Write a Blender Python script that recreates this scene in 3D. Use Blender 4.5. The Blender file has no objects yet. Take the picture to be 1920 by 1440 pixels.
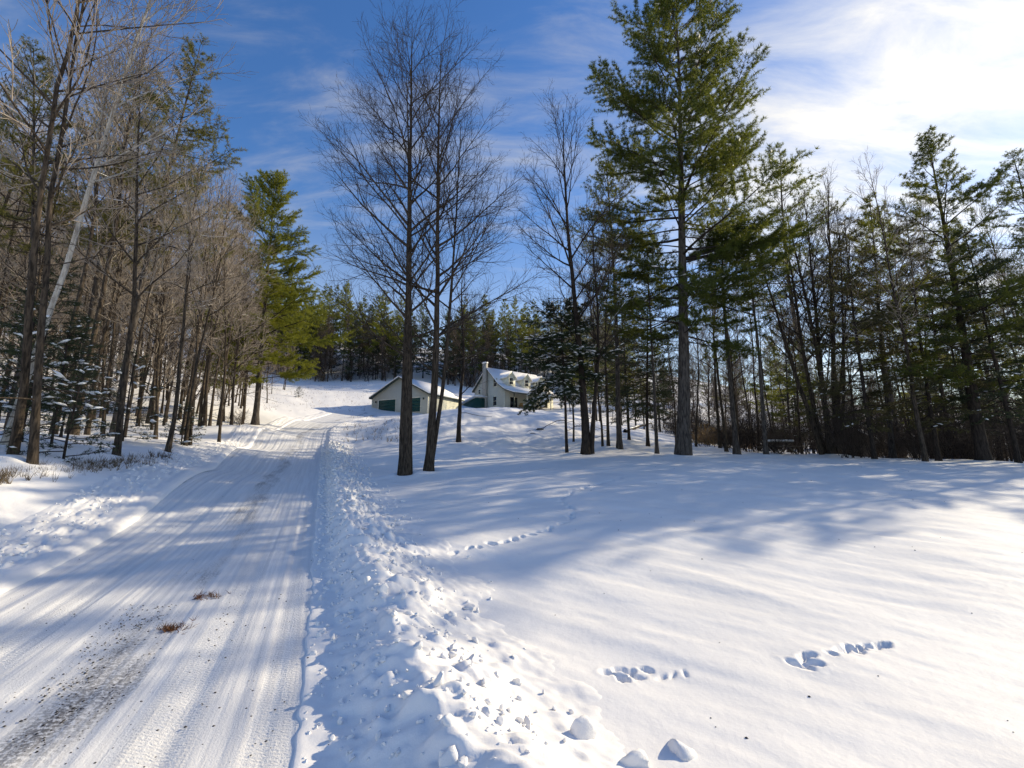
import bpy, math
import numpy as np
R_ = math.radians

# ------------------------------------------------------------------ camera, world, sun
PITCH, FPX, EYE = R_(9.37), 850.0, 1.6
scene = bpy.context.scene
COL = scene.collection
cam_d = bpy.data.cameras.new('camera')
cam_d.sensor_width = 36.0
cam_d.lens = FPX / 1920.0 * 36.0
cam_d.clip_start, cam_d.clip_end = 0.05, 3000.0
cam = bpy.data.objects.new('camera', cam_d)
cam.location = (0, 0, EYE)
cam.rotation_euler = (R_(90) + PITCH, 0, 0)
COL.objects.link(cam)
scene.camera = cam

SUN_AZ, SUN_EL = R_(65.0), R_(25.0)          # azimuth measured from +Y (view direction) to the right
SDIR = np.array([math.sin(SUN_AZ) * math.cos(SUN_EL), math.cos(SUN_AZ) * math.cos(SUN_EL), math.sin(SUN_EL)])
sun_d = bpy.data.lights.new('sun', 'SUN')
sun_d.energy = 3.45
sun_d.angle = R_(0.53)
sun_d.color = (1.0, 0.93, 0.82)
sun = bpy.data.objects.new('sun', sun_d)
from mathutils import Vector
sun.rotation_euler = Vector(SDIR).to_track_quat('Z', 'Y').to_euler()
sun.location = (60, 30, 60)
COL.objects.link(sun)

scene.view_settings.view_transform = 'Standard'
scene.view_settings.look = 'None'
scene.view_settings.exposure = 0.68
scene.view_settings.gamma = 1.0
scene.view_settings.use_white_balance = True             # the photograph's warm camera white balance
scene.view_settings.white_balance_temperature = 8200
scene.view_settings.white_balance_tint = 4
scene.cycles.use_denoising = True
scene.view_settings.use_curve_mapping = False
scene.cycles.max_bounces = 4
scene.cycles.diffuse_bounces = 2
scene.cycles.transmission_bounces = 3
scene.cycles.transparent_max_bounces = 6


class NT:
    """tiny node-tree helper"""
    def __init__(s, tree):
        s.t = tree
        tree.nodes.clear()
    def n(s, typ, ins=None, **kw):
        nd = s.t.nodes.new(typ)
        for k, v in kw.items():
            setattr(nd, k, v)
        for k, v in (ins or {}).items():
            sock = nd.inputs[k]
            if hasattr(v, 'is_output'):
                s.t.links.new(v, sock)
            else:
                sock.default_value = v
        return nd
    def math(s, op, a, b=0.0, c=0.0, clamp=False):
        nd = s.n('ShaderNodeMath', {0: a, 1: b, 2: c}, operation=op)
        nd.use_clamp = clamp
        return nd.outputs[0]
    def vmath(s, op, a, b=(0, 0, 0)):
        nd = s.n('ShaderNodeVectorMath', {0: a, 1: b}, operation=op)
        return nd.outputs['Value'] if op in ('DOT_PRODUCT', 'LENGTH') else nd.outputs[0]
    def mix(s, f, a, b, blend='MIX'):
        nd = s.n('ShaderNodeMix', data_type='RGBA', blend_type=blend)
        for k, v in ((0, f), (6, a), (7, b)):
            if hasattr(v, 'is_output'):
                s.t.links.new(v, nd.inputs[k])
            else:
                nd.inputs[k].default_value = v
        return nd.outputs[2]
    def noise(s, vec, scale, detail=3.0, rough=0.55, dist=0.0):
        ins = {'Scale': scale, 'Detail': detail, 'Roughness': rough, 'Distortion': dist}
        if vec is not None:
            ins['Vector'] = vec
        return s.n('ShaderNodeTexNoise', ins).outputs[0]
    def ramp(s, f, lo, hi):
        nd = s.n('ShaderNodeMapRange', {0: f, 1: lo, 2: hi, 3: 0.0, 4: 1.0}, interpolation_type='SMOOTHSTEP')
        return nd.outputs[0]
    def mapping(s, vec, scale=(1, 1, 1), rot=(0, 0, 0), loc=(0, 0, 0)):
        return s.n('ShaderNodeMapping', {'Vector': vec, 'Scale': scale, 'Rotation': rot, 'Location': loc}).outputs[0]
    def bump(s, h, strength, dist, normal=None):
        ins = {'Height': h, 'Strength': strength, 'Distance': dist}
        if normal is not None:
            ins['Normal'] = normal
        return s.n('ShaderNodeBump', ins).outputs[0]


world = bpy.data.worlds.new('World')
scene.world = world
world.use_nodes = True
w = NT(world.node_tree)
sky = w.n('ShaderNodeTexSky', sky_type='NISHITA')
sky.sun_disc = False
sky.sun_elevation = SUN_EL
sky.sun_rotation = SUN_AZ
sky.altitude = 300
sky.air_density = 1.0
sky.dust_density = 0.2
sky.ozone_density = 3.0
hsv = w.n('ShaderNodeHueSaturation', {'Color': sky.outputs[0], 'Saturation': 1.27, 'Value': 1.78, 'Hue': 0.514})
tc = w.n('ShaderNodeTexCoord').outputs['Generated']
dirn = w.vmath('NORMALIZE', tc)
sep = w.n('ShaderNodeSeparateXYZ', {0: dirn})
zz = w.math('ADD', w.math('MAXIMUM', sep.outputs[2], 0.0), 0.22)
q = w.n('ShaderNodeCombineXYZ', {0: w.math('DIVIDE', sep.outputs[0], zz), 1: w.math('DIVIDE', sep.outputs[1], zz), 2: 0.0}).outputs[0]
qa = w.mapping(q, scale=(0.8, 2.6, 1), rot=(0, 0, R_(60)), loc=(0.4, 0.9, 0))
big = w.noise(w.mapping(q, scale=(0.7, 1.0, 1), rot=(0, 0, R_(-30)), loc=(1.3, 7.7, 0)), 1.0, 3.0, 0.5)
fine = w.noise(qa, 3.4, 7.0, 0.62, 0.45)
sunw = w.vmath('DOT_PRODUCT', dirn, tuple(SDIR))
cover = w.math('ADD', w.math('MULTIPLY', w.ramp(sunw, 0.55, 1.0), 0.40), w.math('MULTIPLY', w.math('SUBTRACT', big, 0.5), 1.0))
dens = w.math('ADD', cover, w.math('MULTIPLY', w.math('SUBTRACT', fine, 0.47), 1.0))
mask = w.ramp(dens, -0.04, 0.86)
lowhaze = w.math('MULTIPLY', w.math('SUBTRACT', 1.0, w.ramp(sep.outputs[2], 0.05, 0.55)), 0.42)
mask2 = w.math('MULTIPLY', w.math('MAXIMUM', mask, lowhaze), 0.97)
cl_b = w.n('ShaderNodeMapRange', {0: sunw, 1: 0.68, 2: 1.0, 3: 6.5, 4: 11.0}).outputs[0]
cloudc = w.n('ShaderNodeVectorMath', {0: (0.95, 0.96, 1.0), 'Scale': cl_b}, operation='SCALE').outputs[0]
skyc = w.mix(mask2, hsv.outputs[0], cloudc)
bg = w.n('ShaderNodeBackground', {'Color': skyc, 'Strength': 0.085})
wo = w.n('ShaderNodeOutputWorld', {'Surface': bg.outputs[0]})

# ------------------------------------------------------------------ helpers
def world_pt(px, py, d):
    x, y = (px - 960.0) / FPX, (720.0 - py) / FPX
    c, s = math.cos(PITCH), math.sin(PITCH)
    ry, rz = c - y * s, s + y * c
    k = d / ry
    return np.array([x * k, d, EYE + rz * k])


_P = np.random.RandomState(7).permutation(4096)
_V = np.random.RandomState(8).rand(4096)
def vnoise(x, y):
    x, y = np.asarray(x, float), np.asarray(y, float)
    xi, yi = np.floor(x).astype(np.int64), np.floor(y).astype(np.int64)
    fx, fy = x - xi, y - yi
    fx, fy = fx * fx * fx * (fx * (fx * 6 - 15) + 10), fy * fy * fy * (fy * (fy * 6 - 15) + 10)
    h = lambda a, b: _V[_P[(_P[a & 4095] + b) & 4095]]
    a, b, c, d = h(xi, yi), h(xi + 1, yi), h(xi, yi + 1), h(xi + 1, yi + 1)
    return (a + (b - a) * fx) * (1 - fy) + (c + (d - c) * fx) * fy - 0.5
def fbm(x, y, oct=4, gain=0.5):
    t, a, f = 0.0, 1.0, 1.0
    for i in range(oct):
        t = t + a * vnoise(x * f + 17.3 * i, y * f - 9.1 * i)
        a *= gain
        f *= 2.03
    return t
def sstep(a, b, x):
    t = np.clip((x - a) / (b - a), 0, 1)
    return t * t * (3 - 2 * t)


def make_obj(name, V, quads=None, tris=None, mat=None, parent=None, smooth=False, uv=None, mats=None, mi=None):
    me = bpy.data.meshes.new(name)
    V = np.asarray(V, np.float32).reshape(-1, 3)
    nq = 0 if quads is None else len(quads)
    nt = 0 if tris is None else len(tris)
    loops = np.concatenate([np.asarray(quads, np.int32).ravel() if nq else np.zeros(0, np.int32),
                            np.asarray(tris, np.int32).ravel() if nt else np.zeros(0, np.int32)])
    starts = np.concatenate([np.arange(nq) * 4, nq * 4 + np.arange(nt) * 3]).astype(np.int32)
    totals = np.concatenate([np.full(nq, 4), np.full(nt, 3)]).astype(np.int32)
    me.vertices.add(len(V))
    me.vertices.foreach_set('co', V.ravel())
    me.loops.add(len(loops))
    me.loops.foreach_set('vertex_index', loops)
    me.polygons.add(nq + nt)
    me.polygons.foreach_set('loop_start', starts)
    me.polygons.foreach_set('loop_total', totals)
    if smooth:
        me.polygons.foreach_set('use_smooth', np.ones(nq + nt, bool))
    if uv is not None:
        ul = me.uv_layers.new(name='UVMap')
        ul.data.foreach_set('uv', np.asarray(uv, np.float32)[loops].ravel())
    for m in (mats or ([mat] if mat else [])):
        me.materials.append(m)
    if mi is not None:
        me.polygons.foreach_set('material_index', np.asarray(mi, np.int32))
    me.update(calc_edges=True)
    o = bpy.data.objects.new(name, me)
    COL.objects.link(o)
    if parent:
        o.parent = parent
    return o
def tag(o, label=None, cat=None, group=None, kind=None):
    for k, v in (('label', label), ('category', cat), ('group', group), ('kind', kind)):
        if v:
            o[k] = v
    return o
def empty(name, loc=(0, 0, 0), rz=0.0):
    o = bpy.data.objects.new(name, None)
    o.empty_display_size = 0.3
    o.location = loc
    o.rotation_euler = (0, 0, rz)
    COL.objects.link(o)
    return o
def copy_tree(o, parent=None):
    c = o.copy()
    COL.objects.link(c)
    c.parent = parent
    for ch in list(o.children):
        copy_tree(ch, c)
    return c


class MB:
    """collects boxes and prisms into one mesh"""
    def __init__(s):
        s.v, s.q, s.t = [], [], []
    def poly_prism(s, pts, vec):
        n, b = len(pts), len(s.v)
        vec = np.asarray(vec, float)
        s.v += [np.asarray(p, float) for p in pts] + [np.asarray(p, float) + vec for p in pts]
        for i in range(n):
            j = (i + 1) % n
            s.q.append((b + i, b + j, b + n + j, b + n + i))
        for off, rev in ((0, True), (n, False)):
            idx = [b + off + i for i in range(n)]
            if rev:
                idx = idx[::-1]
            for i in range(1, n - 1):
                s.t.append((idx[0], idx[i], idx[i + 1]))
        return s
    def box(s, x0, x1, y0, y1, z0, z1):
        return s.poly_prism([(x0, y0, z0), (x1, y0, z0), (x1, y1, z0), (x0, y1, z0)], (0, 0, z1 - z0))
    def bar(s, a, b, w_, h_):
        a, b = np.asarray(a, float), np.asarray(b, float)
        d = (b - a) / np.linalg.norm(b - a)
        u = np.cross(d, (0, 0, 1.0) if abs(d[2]) < 0.9 else (1.0, 0, 0))
        u /= np.linalg.norm(u)
        v = np.cross(u, d)
        return s.poly_prism([a + u * w_ / 2 + v * h_ / 2, a - u * w_ / 2 + v * h_ / 2, a - u * w_ / 2 - v * h_ / 2, a + u * w_ / 2 - v * h_ / 2], b - a)
    def build(s, name, mat, parent=None):
        return make_obj(name, np.array(s.v), quads=np.array(s.q) if s.q else None, tris=np.array(s.t) if s.t else None, mat=mat, parent=parent)


# ------------------------------------------------------------------ materials
def new_mat(name):
    m = bpy.data.materials.new(name)
    m.use_nodes = True
    return m, NT(m.node_tree)
def finish(t, color, rough=0.7, spec=0.2, normal=None, extra=None):
    ins = {'Base Color': color, 'Roughness': rough, 'Specular IOR Level': spec}
    if normal is not None:
        ins['Normal'] = normal
    ins.update(extra or {})
    b = t.n('ShaderNodeBsdfPrincipled', ins)
    t.n('ShaderNodeOutputMaterial', {'Surface': b.outputs[0]})
    return b

def snow_mat(name, base=(0.89, 0.865, 0.85, 1), grain=1.0):
    m, t = new_mat(name)
    co = t.n('ShaderNodeTexCoord').outputs['Object']
    a = t.noise(co, 9.0, 4.0, 0.6)
    f = t.noise(co, 130.0, 3.0, 0.7)
    n1 = t.bump(a, 0.22 * grain, 0.03)
    n2 = t.bump(f, 0.22 * grain, 0.005, n1)
    tint = t.mix(t.ramp(t.noise(co, 0.6, 3.0), 0.3, 0.7), base, tuple(np.array(base[:3]) * 0.965) + (1,))
    finish(t, tint, 0.6, 0.25, n2)
    return m
M_SNOW = snow_mat('snow')
M_BANK = snow_mat('snow_bank', (0.88, 0.855, 0.84, 1), 1.3)
M_CLOD = snow_mat('snow_chunk', (0.88, 0.855, 0.84, 1), 1.0)
M_BSNOW = snow_mat('branch_snow', (0.88, 0.89, 0.91, 1), 0.6)

def bark_mat(name, dark, light, scale=1.0, birch=False):
    m, t = new_mat(name)
    co = t.n('ShaderNodeTexCoord').outputs['Object']
    st = t.mapping(co, scale=(9 * scale, 9 * scale, 1.6 * scale))
    a = t.noise(st, 2.2, 5.0, 0.65, 0.4)
    c = t.mix(t.ramp(a, 0.32, 0.68), dark, light)
    if birch:
        band = t.noise(t.mapping(co, scale=(2, 2, 16)), 1.3, 3.0, 0.6)
        c = t.mix(t.ramp(band, 0.60, 0.68), c, (0.03, 0.028, 0.025, 1))
    oi = t.n('ShaderNodeObjectInfo').outputs['Random']
    c = t.mix(t.math('MULTIPLY', oi, 0.45), c, t.mix(0.5, c, dark))
    finish(t, c, 0.85, 0.1, t.bump(a, 0.8, 0.03))
    return m
M_BARK = bark_mat('grey_brown_bark', (0.018, 0.014, 0.011, 1), (0.105, 0.08, 0.06, 1))
M_BARKD = bark_mat('dark_bark', (0.017, 0.013, 0.011, 1), (0.06, 0.047, 0.039, 1))
M_BARKP = bark_mat('pine_bark', (0.028, 0.023, 0.02, 1), (0.115, 0.098, 0.086, 1), 0.7)
M_BIRCH = bark_mat('white_birch_bark', (0.28, 0.25, 0.22, 1), (0.62, 0.57, 0.5, 1), 1.0, True)

def twig_mat(name, a, b):
    m, t = new_mat(name)
    co = t.n('ShaderNodeTexCoord').outputs['Object']
    oi = t.n('ShaderNodeObjectInfo').outputs['Random']
    n = t.noise(co, 1.7, 2.0)
    c = t.mix(t.ramp(n, 0.3, 0.7), a, b)
    c = t.mix(t.math('MULTIPLY', oi, 0.35), c, t.mix(0.6, c, (0.16, 0.12, 0.10, 1)))
    finish(t, c, 0.8, 0.15)
    return m
M_TWIG = twig_mat('tan_twigs', (0.19, 0.15, 0.12, 1), (0.40, 0.34, 0.28, 1))
M_TWIGG = twig_mat('grey_twigs', (0.03, 0.023, 0.02, 1), (0.07, 0.053, 0.043, 1))

M_TWIGW = twig_mat('brown_wood_twigs', (0.075, 0.055, 0.045, 1), (0.16, 0.12, 0.095, 1))

def needle_mat(name, a, b, trans, k=0.45):
    m, t = new_mat(name)
    co = t.n('ShaderNodeTexCoord').outputs['Object']
    oi = t.n('ShaderNodeObjectInfo').outputs['Random']
    n = t.noise(co, 0.9, 4.0, 0.6)
    c = t.mix(t.ramp(n, 0.3, 0.7), a, b)
    c = t.mix(t.math('MULTIPLY', oi, 0.3), c, t.mix(0.5, c, (0.05, 0.05, 0.018, 1)))
    d = t.n('ShaderNodeBsdfPrincipled', {'Base Color': c, 'Roughness': 0.55, 'Specular IOR Level': 0.3})
    tr = t.n('ShaderNodeBsdfTranslucent', {'Color': t.mix(0.5, c, trans)})
    mx = t.n('ShaderNodeMixShader', {0: k, 1: d.outputs[0], 2: tr.outputs[0]})
    t.n('ShaderNodeOutputMaterial', {'Surface': mx.outputs[0]})
    return m
M_PINE = needle_mat('pine_needles', (0.032, 0.055, 0.014, 1), (0.10, 0.125, 0.022, 1), (0.26, 0.27, 0.03, 1), 0.45)
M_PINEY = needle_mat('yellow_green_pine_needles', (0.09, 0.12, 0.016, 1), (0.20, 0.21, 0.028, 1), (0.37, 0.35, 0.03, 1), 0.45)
M_DARKN = needle_mat('dark_spruce_needles', (0.022, 0.038, 0.018, 1), (0.05, 0.07, 0.03, 1), (0.09, 0.11, 0.03, 1), 0.3)
M_BROWNN = needle_mat('dull_brown_green_needles', (0.055, 0.06, 0.022, 1), (0.10, 0.085, 0.035, 1), (0.15, 0.13, 0.035, 1), 0.35)
M_OLIVE = needle_mat('olive_pine_needles', (0.085, 0.09, 0.02, 1), (0.17, 0.155, 0.04, 1), (0.30, 0.27, 0.04, 1), 0.4)
M_BEECH = needle_mat('dry_orange_leaves', (0.20, 0.12, 0.055, 1), (0.34, 0.22, 0.10, 1), (0.38, 0.24, 0.09, 1), 0.4)
M_DRY = needle_mat('dry_grass_stems', (0.10, 0.075, 0.05, 1), (0.22, 0.16, 0.10, 1), (0.2, 0.15, 0.1, 1), 0.2)
M_RUST = needle_mat('rust_brown_dead_needles', (0.12, 0.045, 0.02, 1), (0.22, 0.09, 0.035, 1), (0.2, 0.08, 0.03, 1), 0.2)

def plain_mat(name, c, rough=0.6, spec=0.3, var=0.12, sc=3.0):
    m, t = new_mat(name)
    co = t.n('ShaderNodeTexCoord').outputs['Object']
    n = t.noise(co, sc, 4.0)
    cc = t.mix(t.ramp(n, 0.25, 0.75), tuple(np.array(c) * (1 - var)) + (1,), tuple(np.array(c) * (1 + var)) + (1,))
    finish(t, cc, rough, spec, t.bump(n, 0.2, 0.01))
    return m
def siding_mat(name, c):
    m, t = new_mat(name)
    co = t.n('ShaderNodeTexCoord').outputs['Object']
    s = t.n('ShaderNodeSeparateXYZ', {0: co})
    saw = t.math('FRACT', t.math('MULTIPLY', s.outputs[2], 6.5))
    n = t.noise(co, 1.2, 4.0)
    cc = t.mix(t.ramp(n, 0.25, 0.75), tuple(np.array(c) * 0.93) + (1,), tuple(c) + (1,))
    finish(t, cc, 0.6, 0.25, t.bump(saw, 0.7, 0.02))
    return m
M_SIDING = siding_mat('cream_clapboard', (0.57, 0.55, 0.45))
M_TRIM = plain_mat('cream_trim', (0.72, 0.69, 0.55))
M_GREEN = plain_mat('dark_green_paint', (0.012, 0.06, 0.045), 0.45)
M_FASCIA = plain_mat('dark_green_fascia', (0.03, 0.05, 0.04), 0.5)
M_BRICK = plain_mat('chimney_masonry', (0.42, 0.38, 0.32), 0.8, 0.1, 0.25, 8)
M_WOOD = plain_mat('orange_wood', (0.50, 0.26, 0.08), 0.6, 0.2, 0.2)
M_GREYW = plain_mat('weathered_wood', (0.13, 0.11, 0.09), 0.8, 0.1, 0.3)
M_ROCK = plain_mat('dark_stone', (0.06, 0.055, 0.05), 0.8, 0.2, 0.4, 6)
M_GRAVEL = plain_mat('dark_gravel', (0.045, 0.04, 0.038), 0.8, 0.2, 0.4, 30)
m, t = new_mat('window_glass')
finish(t, (0.012, 0.014, 0.017, 1), 0.08, 0.5)
M_GLASS = m

m, t = new_mat('packed_road_snow')
uvn = t.n('ShaderNodeUVMap').outputs[0]
sp = t.n('ShaderNodeSeparateXYZ', {0: uvn})
u, v = sp.outputs[0], sp.outputs[1]
st1 = t.noise(t.mapping(uvn, scale=(13, 0.35, 1)), 1.0, 5.0, 0.6)
st2 = t.noise(t.mapping(uvn, scale=(46, 1.1, 1)), 1.0, 4.0, 0.65)
gr = t.noise(t.mapping(uvn, scale=(1, 1, 1)), 55.0, 4.0, 0.75)
blot = t.noise(t.mapping(uvn, scale=(1.6, 0.42, 1)), 1.0, 4.0, 0.6)
def band(c0, wd):
    return t.math('SUBTRACT', 1.0, t.ramp(t.math('ABSOLUTE', t.math('SUBTRACT', u, c0)), wd * 0.25, wd))
bands = t.math('ADD', t.math('MAXIMUM', band(1.42, 0.62), t.math('MULTIPLY', band(3.5, 0.35), 0.9)), 0.0)
dirt = t.math('ADD', t.math('ADD', t.math('MULTIPLY', bands, 0.36), t.math('MULTIPLY', blot, 0.85)), t.math('ADD', t.math('MULTIPLY', gr, 0.34), t.math('MULTIPLY', st2, 0.22)))
spk = t.noise(t.mapping(uvn, scale=(1, 1, 1)), 34.0, 3.0, 0.6)
dmask = t.math('MULTIPLY', t.math('MULTIPLY', t.ramp(dirt, 0.98, 1.26), 0.9), t.ramp(spk, 0.36, 0.56))
c0 = t.mix(t.ramp(st1, 0.3, 0.7), (0.74, 0.725, 0.72, 1), (0.85, 0.835, 0.825, 1))
c1 = t.mix(t.math('MULTIPLY', t.ramp(gr, 0.56, 0.72), 0.35), c0, (0.45, 0.44, 0.45, 1))
c2 = t.mix(dmask, c1, (0.11, 0.095, 0.085, 1))
tread = t.n('ShaderNodeTexWave', {'Vector': t.mapping(uvn, scale=(1, 1, 1)), 'Scale': 9.0, 'Distortion': 5.0, 'Detail': 2.0, 'Detail Scale': 3.0}, bands_direction='Y').outputs[1]
tb = t.math('MULTIPLY', t.math('MAXIMUM', band(0.16, 0.2), t.math('MAXIMUM', band(0.75, 0.25), band(2.35, 0.3))), t.math('ADD', tread, t.math('MULTIPLY', gr, 1.0)))
n1 = t.bump(st1, 0.3, 0.02)
n2 = t.bump(st2, 0.3, 0.008, n1)
n3 = t.bump(gr, 0.5, 0.010, n2)
n4 = t.bump(tb, 0.3, 0.010, n3)
finish(t, c2, 0.55, 0.25, n4)
M_ROAD = m

# ------------------------------------------------------------------ terrain
CP = [world_pt(*p) for p in [
    # right yard
    (1200, 1200, 4.5), (1900, 1200, 4.5), (1200, 1000, 7.8), (1900, 1000, 7.8), (1000, 900, 13.7), (1500, 900, 13.7), (1900, 895, 14.0),
    (1250, 866, 19), (1600, 866, 19.5), (1900, 868, 19.0), (1100, 858, 21), (1450, 858, 23),
    # road and centre
    (580, 1200, 4.37), (588, 1040, 7.0), (594, 930, 12.5), (598, 885, 17), (601, 855, 22.5), (604, 825, 33), (612, 806, 44), (645, 789, 58), (700, 777, 70),
    (250, 985, 9.2), (400, 890, 16.8), (470, 840, 26.5), (520, 805, 42), (575, 790, 56),
    (755, 893, 16.5), (803, 887, 17.2), (700, 850, 22),
    # bank below the house
    (860, 830, 25), (960, 850, 24), (1040, 840, 27), (720, 835, 27), (700, 796, 40), (780, 778, 42), (880, 768, 42), (980, 766, 43), (1060, 778, 46),
    (760, 810, 33), (900, 795, 33), (1000, 800, 34),
    (760, 776, 72), (850, 770, 76), (920, 767, 84), (1010, 767, 86),
    # wood beside the driveway
    (0, 892, 9.6), (60, 877, 10.5), (218, 853, 14), (315, 849, 16), (410, 834, 21), (470, 799, 30), (100, 812, 22), (160, 792, 30), (200, 742, 45), (300, 702, 70),
    (0, 1100, 5.7), (200, 945, 10.0), (450, 760, 50),
    # field and hill
    (560, 765, 66), (600, 711, 115), (700, 718, 108), (500, 712, 105), (640, 745, 82), (850, 722, 112), (1000, 735, 112),
    # right behind
    (1100, 792, 50), (1190, 802, 48), (1300, 832, 42), (1450, 848, 36), (1150, 740, 110), (1350, 790, 95), (1600, 820, 95), (1600, 862, 40), (1850, 868, 40)]]
CP += [np.array(p, float) for p in [(0, 0, 0), (4, 0, -0.05), (-4, 0, -0.02), (0, -8, -0.4), (10, -6, -0.2), (-12, -6, 0.2), (12, 4, 0.1), (25, 5, 0.5), (40, 15, 1.0), (30, -20, -0.3), (-30, -10, 3),
       (-45, 10, 6), (-60, 40, 14), (-90, 90, 27), (-60, 150, 40), (0, 155, 37), (60, 155, 29), (110, 120, 12), (150, 60, 5), (120, 0, 2), (60, -60, 0), (0, -60, -1.5), (-80, -40, 8), (-150, 60, 30), (-160, 200, 45), (150, 220, 26), (0, 260, 45)]]
CP = np.array(CP)
def _tps(r2):
    return np.where(r2 > 1e-9, r2 * np.log(np.maximum(r2, 1e-9)), 0.0)
_n = len(CP)
_S = 40.0
_X = CP[:, :2] / _S
_K = _tps(((_X[:, None] - _X[None]) ** 2).sum(-1)) + np.eye(_n) * 0.005
_A = np.zeros((_n + 3, _n + 3))
_A[:_n, :_n] = _K
_A[:_n, _n] = 1
_A[:_n, _n + 1:] = _X
_A[_n:, :_n] = _A[:_n, _n:].T
_W = np.linalg.solve(_A, np.concatenate([CP[:, 2], np.zeros(3)]))
def G0(x, y):
    x, y = np.asarray(x, float), np.asarray(y, float)
    sh = x.shape
    rr = np.hypot(x, y)
    k = np.minimum(1.0, 250.0 / np.maximum(rr, 1e-6))
    p = np.stack([(x * k).ravel(), (y * k).ravel()], 1) / _S
    out = np.empty(len(p))
    for i in range(0, len(p), 40000):
        b = p[i:i + 40000]
        out[i:i + 40000] = _tps(((b[:, None] - _X[None]) ** 2).sum(-1)) @ _W[:_n] + _W[_n] + b @ _W[_n + 1:]
    return out.reshape(sh)

# road edges as functions of y
_re = np.array([world_pt(*p)[:2] for p in [(575, 1440, 2.67), (583, 1200, 4.37), (588, 1040, 7.0), (594, 930, 12.5), (598, 885, 17), (601, 855, 22.5), (604, 825, 33), (612, 806, 44), (645, 789, 58), (705, 777, 71)]])
_le = np.array([world_pt(*p)[:2] for p in [(0, 1120, 5.3), (250, 985, 9.2), (400, 890, 16.8), (470, 840, 26.5), (522, 805, 42), (572, 790, 56), (640, 780, 71)]])
def _smooth_curve(pts, ext):
    pts = np.vstack([[ext], pts])
    yy = np.linspace(-14, 74, 500)
    xx = np.interp(yy, pts[:, 1], pts[:, 0])
    for _ in range(260):
        xx[1:-1] = 0.25 * xx[:-2] + 0.5 * xx[1:-1] + 0.25 * xx[2:]
    return yy, xx
_ry, _rx = _smooth_curve(_re, (4.6, -14))
_ly, _lx = _smooth_curve(_le, (0.9, -14))
XR = lambda y: np.interp(y, _ry, _rx)
XL = lambda y: np.interp(y, _ly, _lx)
_cr = 1 / np.sqrt(1 + np.gradient(_rx, _ry) ** 2)
CR = lambda y: np.interp(y, _ry, _cr)

def relief(x, y):
    r = np.hypot(x, y)
    z = 0.03 * fbm(x * 0.45, y * 0.45, 3) * sstep(1, 5, r) + 0.034 * fbm((x * 0.82 - y * 0.57) * 0.75, (x * 0.57 + y * 0.82) * 2.1 + 4, 3)
    mound = sstep(22, 27, y) * (1 - sstep(40, 48, y)) * sstep(-16, -11, x) * (1 - sstep(6, 14, x))
    z = z + mound * (0.42 * fbm(x * 0.35, y * 0.35, 4) + 0.12 * np.abs(fbm(x * 1.3, y * 1.3, 2)))
    far = sstep(14, 40, r)
    z = z + far * 0.22 * fbm(x * 0.22, y * 0.22, 4)
    return z

PRINTS = []
def _add_print(px, py, d, rx, ry, dep):
    p = world_pt(px, py, d)
    PRINTS.append((p[0], p[1], rx, ry, dep))
def on_ground(px, py):
    """first hit of the ray through a pixel with the plain terrain"""
    ds = np.concatenate([np.arange(1.5, 12, 0.03), np.arange(12, 140, 0.15)])
    pts = np.array([world_pt(px, py, d) for d in ds])
    g = G0(pts[:, 0], pts[:, 1])
    hit = np.nonzero(pts[:, 2] <= g)[0]
    i = hit[0] if len(hit) else len(ds) - 1
    return np.array([pts[i, 0], pts[i, 1], g[i]])
rs = np.random.RandomState(3)
for px, py, a, b, dep in [(1140, 1262, .06, .075, .07), (1168, 1272, .055, .06, .08), (1180, 1256, .06, .06, .07), (1212, 1254, .07, .05, .06), (1195, 1268, .05, .05, .05), (1160, 1254, .05, .05, .05),
                          (1500, 1252, .07, .05, .07), (1520, 1248, .06, .06, .07), (1515, 1236, .06, .05, .09), (1560, 1232, .05, .05, .05), (1580, 1224, .06, .05, .06), (1600, 1219, .06, .07, .09), (1615, 1217, .06, .06, .08), (1635, 1215, .05, .05, .05), (1655, 1210, .07, .06, .08),
                          (1240, 1268, .06, .03, .03), (1262, 1267, .06, .03, .025), (1285, 1266, .06, .03, .02)]:
    p = on_ground(px, py)
    PRINTS.append((p[0], p[1], a, b, dep))
trail = [(800, 1045), (850, 1036), (900, 1025), (950, 1016), (1000, 1002), (1040, 988), (1068, 972), (1074, 958), (1062, 946), (1054, 934), (1075, 922), (1110, 910), (1150, 900), (1190, 888)]
tp = np.array([on_ground(*p)[:2] for p in trail])
for i in range(len(tp) - 1):
    n = max(2, int(np.linalg.norm(tp[i + 1] - tp[i]) / 0.17))
    for k in range(n):
        q_ = tp[i] + (tp[i + 1] - tp[i]) * k / n + rs.normal(0, 0.035, 2)
        PRINTS.append((q_[0], q_[1], 0.06 + 0.03 * rs.rand(), 0.06, 0.055 + 0.03 * rs.rand()))

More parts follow.
